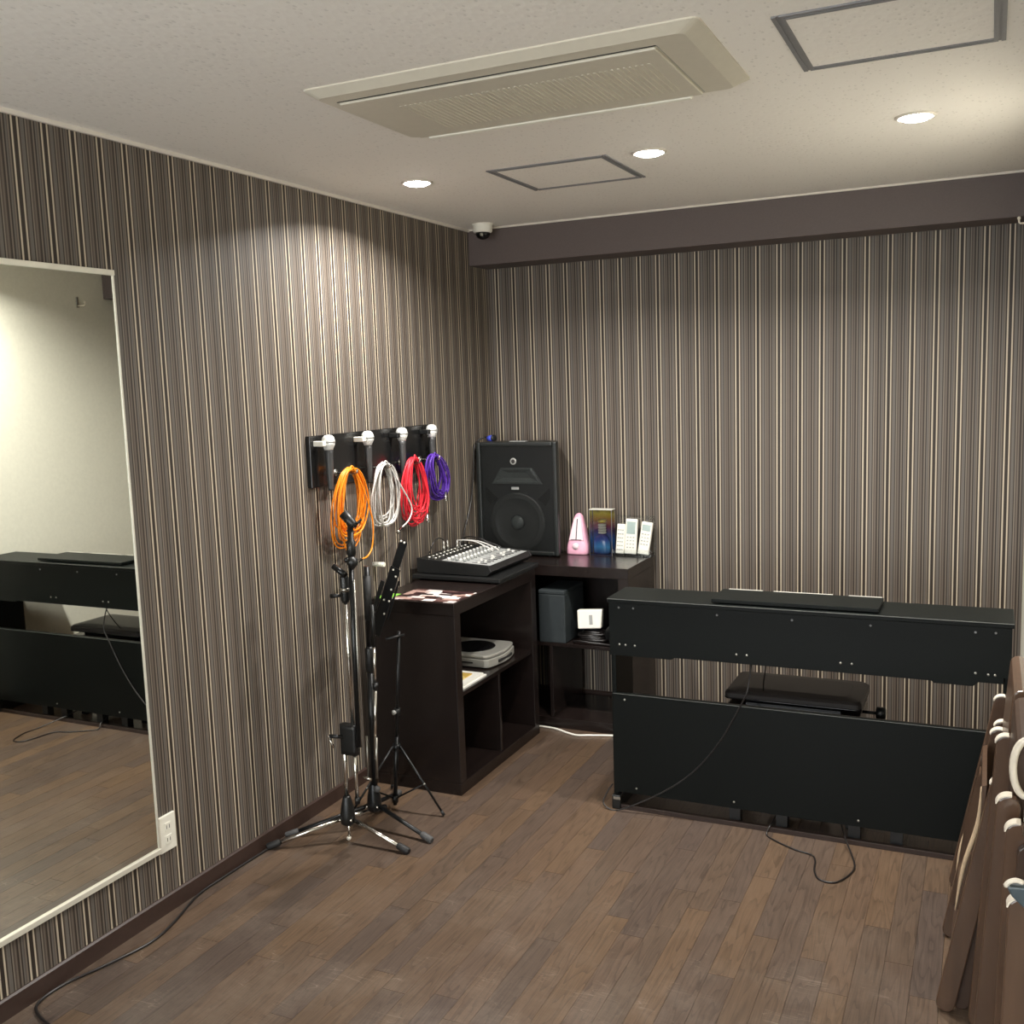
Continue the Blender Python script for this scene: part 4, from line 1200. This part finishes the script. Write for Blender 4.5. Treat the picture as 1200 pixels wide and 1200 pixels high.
pb = box('pedal_box', 'black', pi_, 1.63, 1.85, -1.09, -1.05, 0.012, 0.085, bevel=0.004)
for k in range(3):
    MB().prism([(-1.05, 0.030), (-0.98, 0.036), (-0.92, 0.030), (-0.92, 0.024), (-1.05, 0.024)], 1.655 + k * 0.075, 1.680 + k * 0.075, 'x').build('pedal', 'chrome', pb, 0.002)
for xx in (1.53, 1.70, 1.95, 2.09):
    box('foot_block', 'black', pi_, xx - 0.02, xx + 0.02, YB + 0.024, YB + 0.06, 0.0, 0.072)
box('cross_bar', 'black', pi_, A0 + 0.031, A1 - 0.031, -1.035, -1.012, 0.086, 0.12)
M['edge_highlight'] = mat('painted_edge_highlight', (112, 114, 110), 0.35)  # pale strips stand in for the highlight along the panel edges
box('highlight_strip', 'edge_highlight', pi_, A0 - 0.004, A1 + 0.005, YB - 0.0068, YB - 0.0062, 0.8265, 0.8290)
box('highlight_strip', 'edge_highlight', pi_, 1.073, A1 - 0.014, YB - 0.0006, YB, 0.4590, 0.4605)
mr_ = MB().box(1.452, 2.024, -1.205, -1.022, 0.834, 0.848).build('music_rest', 'piano', pi_, 0.002)
box('rest_foot', 'black', pi_, 1.50, 1.97, -1.17, -1.04, 0.8302, 0.8338)
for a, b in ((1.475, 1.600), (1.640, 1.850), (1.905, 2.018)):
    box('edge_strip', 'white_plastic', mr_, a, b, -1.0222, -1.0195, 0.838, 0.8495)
scr = MB().lathe([(0.0042, 0.0), (0.0040, 0.0012), (0.0022, 0.002), (0.0005, 0.0021)], (0, 0, 0), axis=(0, -1, 0), n=10)
po = Vector((1.742, -0.98, 0))
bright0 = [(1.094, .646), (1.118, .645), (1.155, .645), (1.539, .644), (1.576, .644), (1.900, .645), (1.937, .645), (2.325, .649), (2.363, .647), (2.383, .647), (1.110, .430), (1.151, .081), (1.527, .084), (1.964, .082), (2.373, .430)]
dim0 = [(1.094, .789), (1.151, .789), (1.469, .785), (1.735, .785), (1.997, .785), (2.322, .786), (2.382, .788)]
def shift(l):      # onto the panel plane
    return [(2.349 + (x - 2.349) * 0.993, 1.6435 + (z - 1.6435) * 0.993) for x, z in l]
bright, dim = shift(bright0), shift(dim0)
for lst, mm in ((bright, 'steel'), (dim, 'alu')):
    s0 = scr.build('screw', mm, None); s0.parent = pi_
    s0.location = Vector((lst[0][0], YB, lst[0][1])) - po
    copies(s0.data, 'screw', pi_, [(x, YB, z) for x, z in lst[1:]], po)

pc = lead('mains_cable', 'black cord hanging diagonally across the back of the piano to the floor', 'cord',
          [(1.591, -1.185, 0.615), (1.590, -1.205, 0.57), (1.583, -1.222, 0.515), (1.559, -1.222, 0.463), (1.492, -1.222, 0.335), (1.413, -1.222, 0.225), (1.325, -1.224, 0.140), (1.210, -1.228, 0.063), (1.096, -1.236, 0.006), (1.052, -1.236, 0.005), (1.026, -1.222, 0.022), (1.038, -1.200, 0.060), (1.053, -1.185, 0.085)], 0.0030, 8, 'cord')
lead('thin_cord', 'short thin cord dropping from under the piano to the bench', 'cord', [(1.636, -1.150, 0.616), (1.634, -1.145, 0.585), (1.622, -1.12, 0.530), (1.615, -1.09, 0.487)], 0.0025, 8, 'cord')
lead('looped_cable', 'thin black cord looped on the floor in front of the piano', 'cord',
     [(1.675, -1.150, 0.045), (1.666, -1.200, 0.030), (1.662, -1.222, 0.024), (1.657, -1.245, 0.0035), (1.689, -1.278, 0.0035), (1.765, -1.324, 0.0035), (1.829, -1.347, 0.0035), (1.848, -1.390, 0.0035), (1.855, -1.455, 0.0035), (1.880, -1.512, 0.0035), (1.933, -1.511, 0.0035), (1.972, -1.420, 0.0035), (1.968, -1.345, 0.0035), (1.925, -1.225, 0.026), (1.900, -1.145, 0.045)], 0.0030, 8, 'cord')

# piano bench
bn = thing('piano_bench', 'black padded piano bench with side knob tucked under the piano', 'bench', (1.72, -0.97, 0))
BNX0, BNX1, BNY0, BNY1 = 1.472, 1.962, -1.105, -0.825
loft([ring_pts(BNX0 + 0.004, BNX1 - 0.004, BNY0 + 0.004, BNY1 - 0.004, 0.02, 0.449), ring_pts(BNX0, BNX1, BNY0, BNY1, 0.02, 0.455), ring_pts(BNX0, BNX1, BNY0, BNY1, 0.02, 0.470),
      ring_pts(BNX0 + 0.008, BNX1 - 0.008, BNY0 + 0.008, BNY1 - 0.008, 0.025, 0.479), ring_pts(BNX0 + 0.05, BNX1 - 0.05, BNY0 + 0.05, BNY1 - 0.05, 0.03, 0.484)]).build('cushion', 'vinyl_black', bn)
MB().tube([p for p in ring_pts(BNX0 + 0.001, BNX1 - 0.001, BNY0 + 0.001, BNY1 - 0.001, 0.02, 0.452)], 0.0030, 8, closed=True).build('piping', 'gloss_black', bn)
box('lift_block', 'gloss_black', bn, BNX0 + 0.075, BNX1 - 0.075, BNY0 + 0.03, BNY1 - 0.03, 0.428, 0.4485)
box('seat_frame', 'gloss_black', bn, BNX0 + 0.010, BNX1 - 0.006, BNY0 + 0.012, BNY1 - 0.008, 0.372, 0.4275, bevel=0.002)
for (a, b) in ((1.570, 1.605), (1.665, 1.720), (1.820, 1.890)):
    MB().tube([(a, BNY0 + 0.008, 0.398), (b, BNY0 + 0.008, 0.394)], 0.0042, 8).build('scissor_pin', 'steel', bn)
for xx in (BNX0 + 0.035, BNX1 - 0.035):
    for yy in (BNY0 + 0.035, BNY1 - 0.035):
        box('leg', 'gloss_black', bn, xx - 0.019, xx + 0.019, yy - 0.019, yy + 0.019, 0.0, 0.3715, bevel=0.003)
MB().tube([(BNX1 - 0.01, -0.965, 0.405), (2.000, -0.965, 0.405)], 0.006, 8).build('knob_shaft', 'black_metal', bn)
MB().lathe([(0.018, 0.0), (0.024, 0.004), (0.024, 0.030), (0.018, 0.034)], (1.997, -0.965, 0.405), axis=(1, 0, 0), n=20).build('height_knob', 'black', bn)

# ------------------------------------------------------------------ floor cables
lead('floor_cable', 'black cable lying along the baseboard below the mirror', 'cord',
     [(0.028, -1.95, 0.0045), (0.022, -2.05, 0.0045), (0.018, -2.22, 0.0045), (0.022, -2.36, 0.0045), (0.072, -2.52, 0.0045), (0.090, -2.640, 0.0045), (0.056, -2.787, 0.0045), (0.026, -2.880, 0.0045), (0.022, -2.962, 0.0045), (0.050, -3.012, 0.0045), (0.140, -3.045, 0.0045), (0.26, -3.06, 0.0045)], 0.0042, 8, 'cord')
lead('extension_lead', 'white extension lead along the floor in front of the far shelf', 'white_cord',
     [(0.14, -0.485, 0.005), (0.25, -0.480, 0.005), (0.40, -0.465, 0.005), (0.505, -0.470, 0.005), (0.585, -0.505, 0.005), (0.640, -0.520, 0.005), (0.70, -0.500, 0.005), (0.80, -0.470, 0.005), (0.95, -0.450, 0.005)], 0.0048, 8, 'cord')

# ------------------------------------------------------------------ folded chairs leaning on the right wall
def bar(p, q, w, y0, y1, k=6):
    """A board in the x-z plane from p to q with rounded ends, of thickness y0..y1."""
    p = Vector((p[0], p[1])); q = Vector((q[0], q[1]))
    d = (q - p).normalized(); n = Vector((-d.y, d.x))
    r = w / 2
    pts = []
    for i in range(k + 1):
        a = -PI / 2 + PI * i / k
        pts.append(q - d * r + (d * math.cos(a) + n * math.sin(a)) * r)
    for i in range(k + 1):
        a = PI / 2 + PI * i / k
        pts.append(p + d * r + (d * math.cos(a) + n * math.sin(a)) * r)
    return MB().prism([(v.x, v.y) for v in pts], y0, y1, 'y')


def end_highlight(p, q, w, y0, y1):
    """Painted cream highlight over the upper end of a board."""
    p = Vector((p[0], p[1])); q = Vector((q[0], q[1]))
    d = (q - p).normalized(); n = Vector((-d.y, d.x)); r = w / 2
    outer, inner = [], []
    for i in range(9):
        a = -0.15 + 1.55 * i / 8
        outer.append(q - d * r + (d * math.cos(a) + n * math.sin(a)) * (r + 0.003))
        inner.append(q - d * r + (d * math.cos(a) + n * math.sin(a)) * (r + 0.0002))
    pts = [(v.x, v.y) for v in outer] + [(v.x, v.y) for v in reversed(inner)]
    return MB().prism(pts, y0, y1, 'y')


def folded_chair(label, y, foot, top, foot2, top2, seat, width=0.40, back=None, extra=None):
    t = thing('folding_chair', label, 'chair', (2.36, y + width / 2, 0), 'folded chairs leaning on the right wall')
    for yy, dy in ((y, 0.024), (y + width - 0.022, -0.022)):
        lg = bar(foot, top, 0.046, yy, yy + 0.022).build('leg', 'chair_wood', t, 0.003)
        end_highlight(foot, top, 0.046, yy - 0.002, yy + 0.024).build('end_highlight', 'cream_finish', lg, label='cream painted highlight')  # cream arc paints the glint on the varnished board end
        bar(foot2, top2, 0.040, yy + dy, yy + dy + 0.020).build('leg', 'chair_dark', t, 0.003)
    for z_ in (0.10, 0.40):
        f = z_ / top[1]
        xx = foot[0] + (top[0] - foot[0]) * f
        MB().tube([(xx, y + 0.02, z_), (xx, y + width - 0.02, z_)], 0.009, 8).build('stretcher', 'chair_dark', t)
    if seat:
        sp_ = spline([(a, 0, b) for a, b in seat], 6)
        mb = MB()
        pts = [(p.x, p.z) for p in sp_]
        th = 0.011
        poly_ = pts + [(a + th, b + 0.004) for a, b in reversed(pts)]
        so = mb.prism(poly_, y + 0.046, y + width - 0.05, 'y').build('seat', 'chair_wood', t)
        mb = MB().tube([(p.x - 0.001, y + 0.044, p.z) for p in sp_], [0.0015 + 0.0042 * math.sin(PI * i / (len(sp_) - 1)) for i in range(len(sp_))], 8)
        mb.build('seat_edge_highlight', 'seat_highlight', so, label='pale painted highlight on the rounded edge')  # pale tube paints the light grazing the rounded seat edge
    if back:
        bo = bar(back[0], back[1], back[2], y + 0.03, y + width - 0.03).build('backrest', back[3], t, 0.004)
    return t


folded_chair('brown folded chair farthest along the right wall, next to the piano', -1.650, (2.283, 0.0), (2.407, 0.640), (2.33, 0.0), (2.432, 0.60),
             [(2.345, 0.42), (2.325, 0.32), (2.300, 0.22), (2.288, 0.10)], back=((2.425, 0.60), (2.440, 0.76), 0.034, 'chair_wood'), width=0.27)
folded_chair('brown folded chair second from the piano, leaning on the right wall', -2.100, (2.276, 0.0), (2.397, 0.640), (2.312, 0.0), (2.425, 0.62),
             [(2.352, 0.60), (2.345, 0.50), (2.315, 0.38), (2.298, 0.26)], back=((2.418, 0.64), (2.436, 0.86), 0.040, 'chair_wood'))
c3 = folded_chair('brown folded chair with cream oval grip, third from the piano', -2.520, (2.356, 0.0), (2.404, 0.765), (2.402, 0.0), (2.432, 0.70), None,
                  back=((2.428, 0.70), (2.436, 0.87), 0.042, 'chair_dark'))
oval = [(2.434 + 0.026 * math.cos(2 * PI * k / 28), -2.525, 0.832 + 0.060 * math.sin(2 * PI * k / 28)) for k in range(28)]
MB().tube(oval, 0.0075, 8, closed=True).build('grip_ring', 'cream_finish', c3, label='cream oval grip ring')
c4 = folded_chair('brown folded chair nearest the viewer with a blue-grey vinyl seat', -2.90, (2.402, 0.0), (2.420, 0.735), (2.428, 0.0), (2.438, 0.70), None, width=0.34)
st = MB().prism([(2.394, 0.762), (2.398, 0.766), (2.455, 0.770), (2.455, 0.716), (2.430, 0.722), (2.402, 0.748)], -2.925, -2.905, 'y').build('seat', 'blue_vinyl', c4, 0.003)
MB().tube(spline([(2.391, -2.915, 0.760), (2.397, -2.915, 0.770), (2.408, -2.915, 0.775), (2.420, -2.915, 0.772)], 5), [0.002] + [0.0045] * 14 + [0.002], 8).build('piping', 'cream_finish', st)
for (xx, z0, z1) in ((2.425, 0.765, 0.815), (2.432, 0.775, 0.855)):
    MB().tube([(xx, -2.70, z0), (xx + 0.002, -2.70, z1)], 0.003, 8).build('hinge_pin', 'chrome', c4)

# ------------------------------------------------------------------ consistent outward normals
import bmesh
seen = set()
for ob in list(bpy.data.objects):
    if ob.type == 'MESH' and ob.data.name not in seen:
        seen.add(ob.data.name)
        fix_normals(ob)
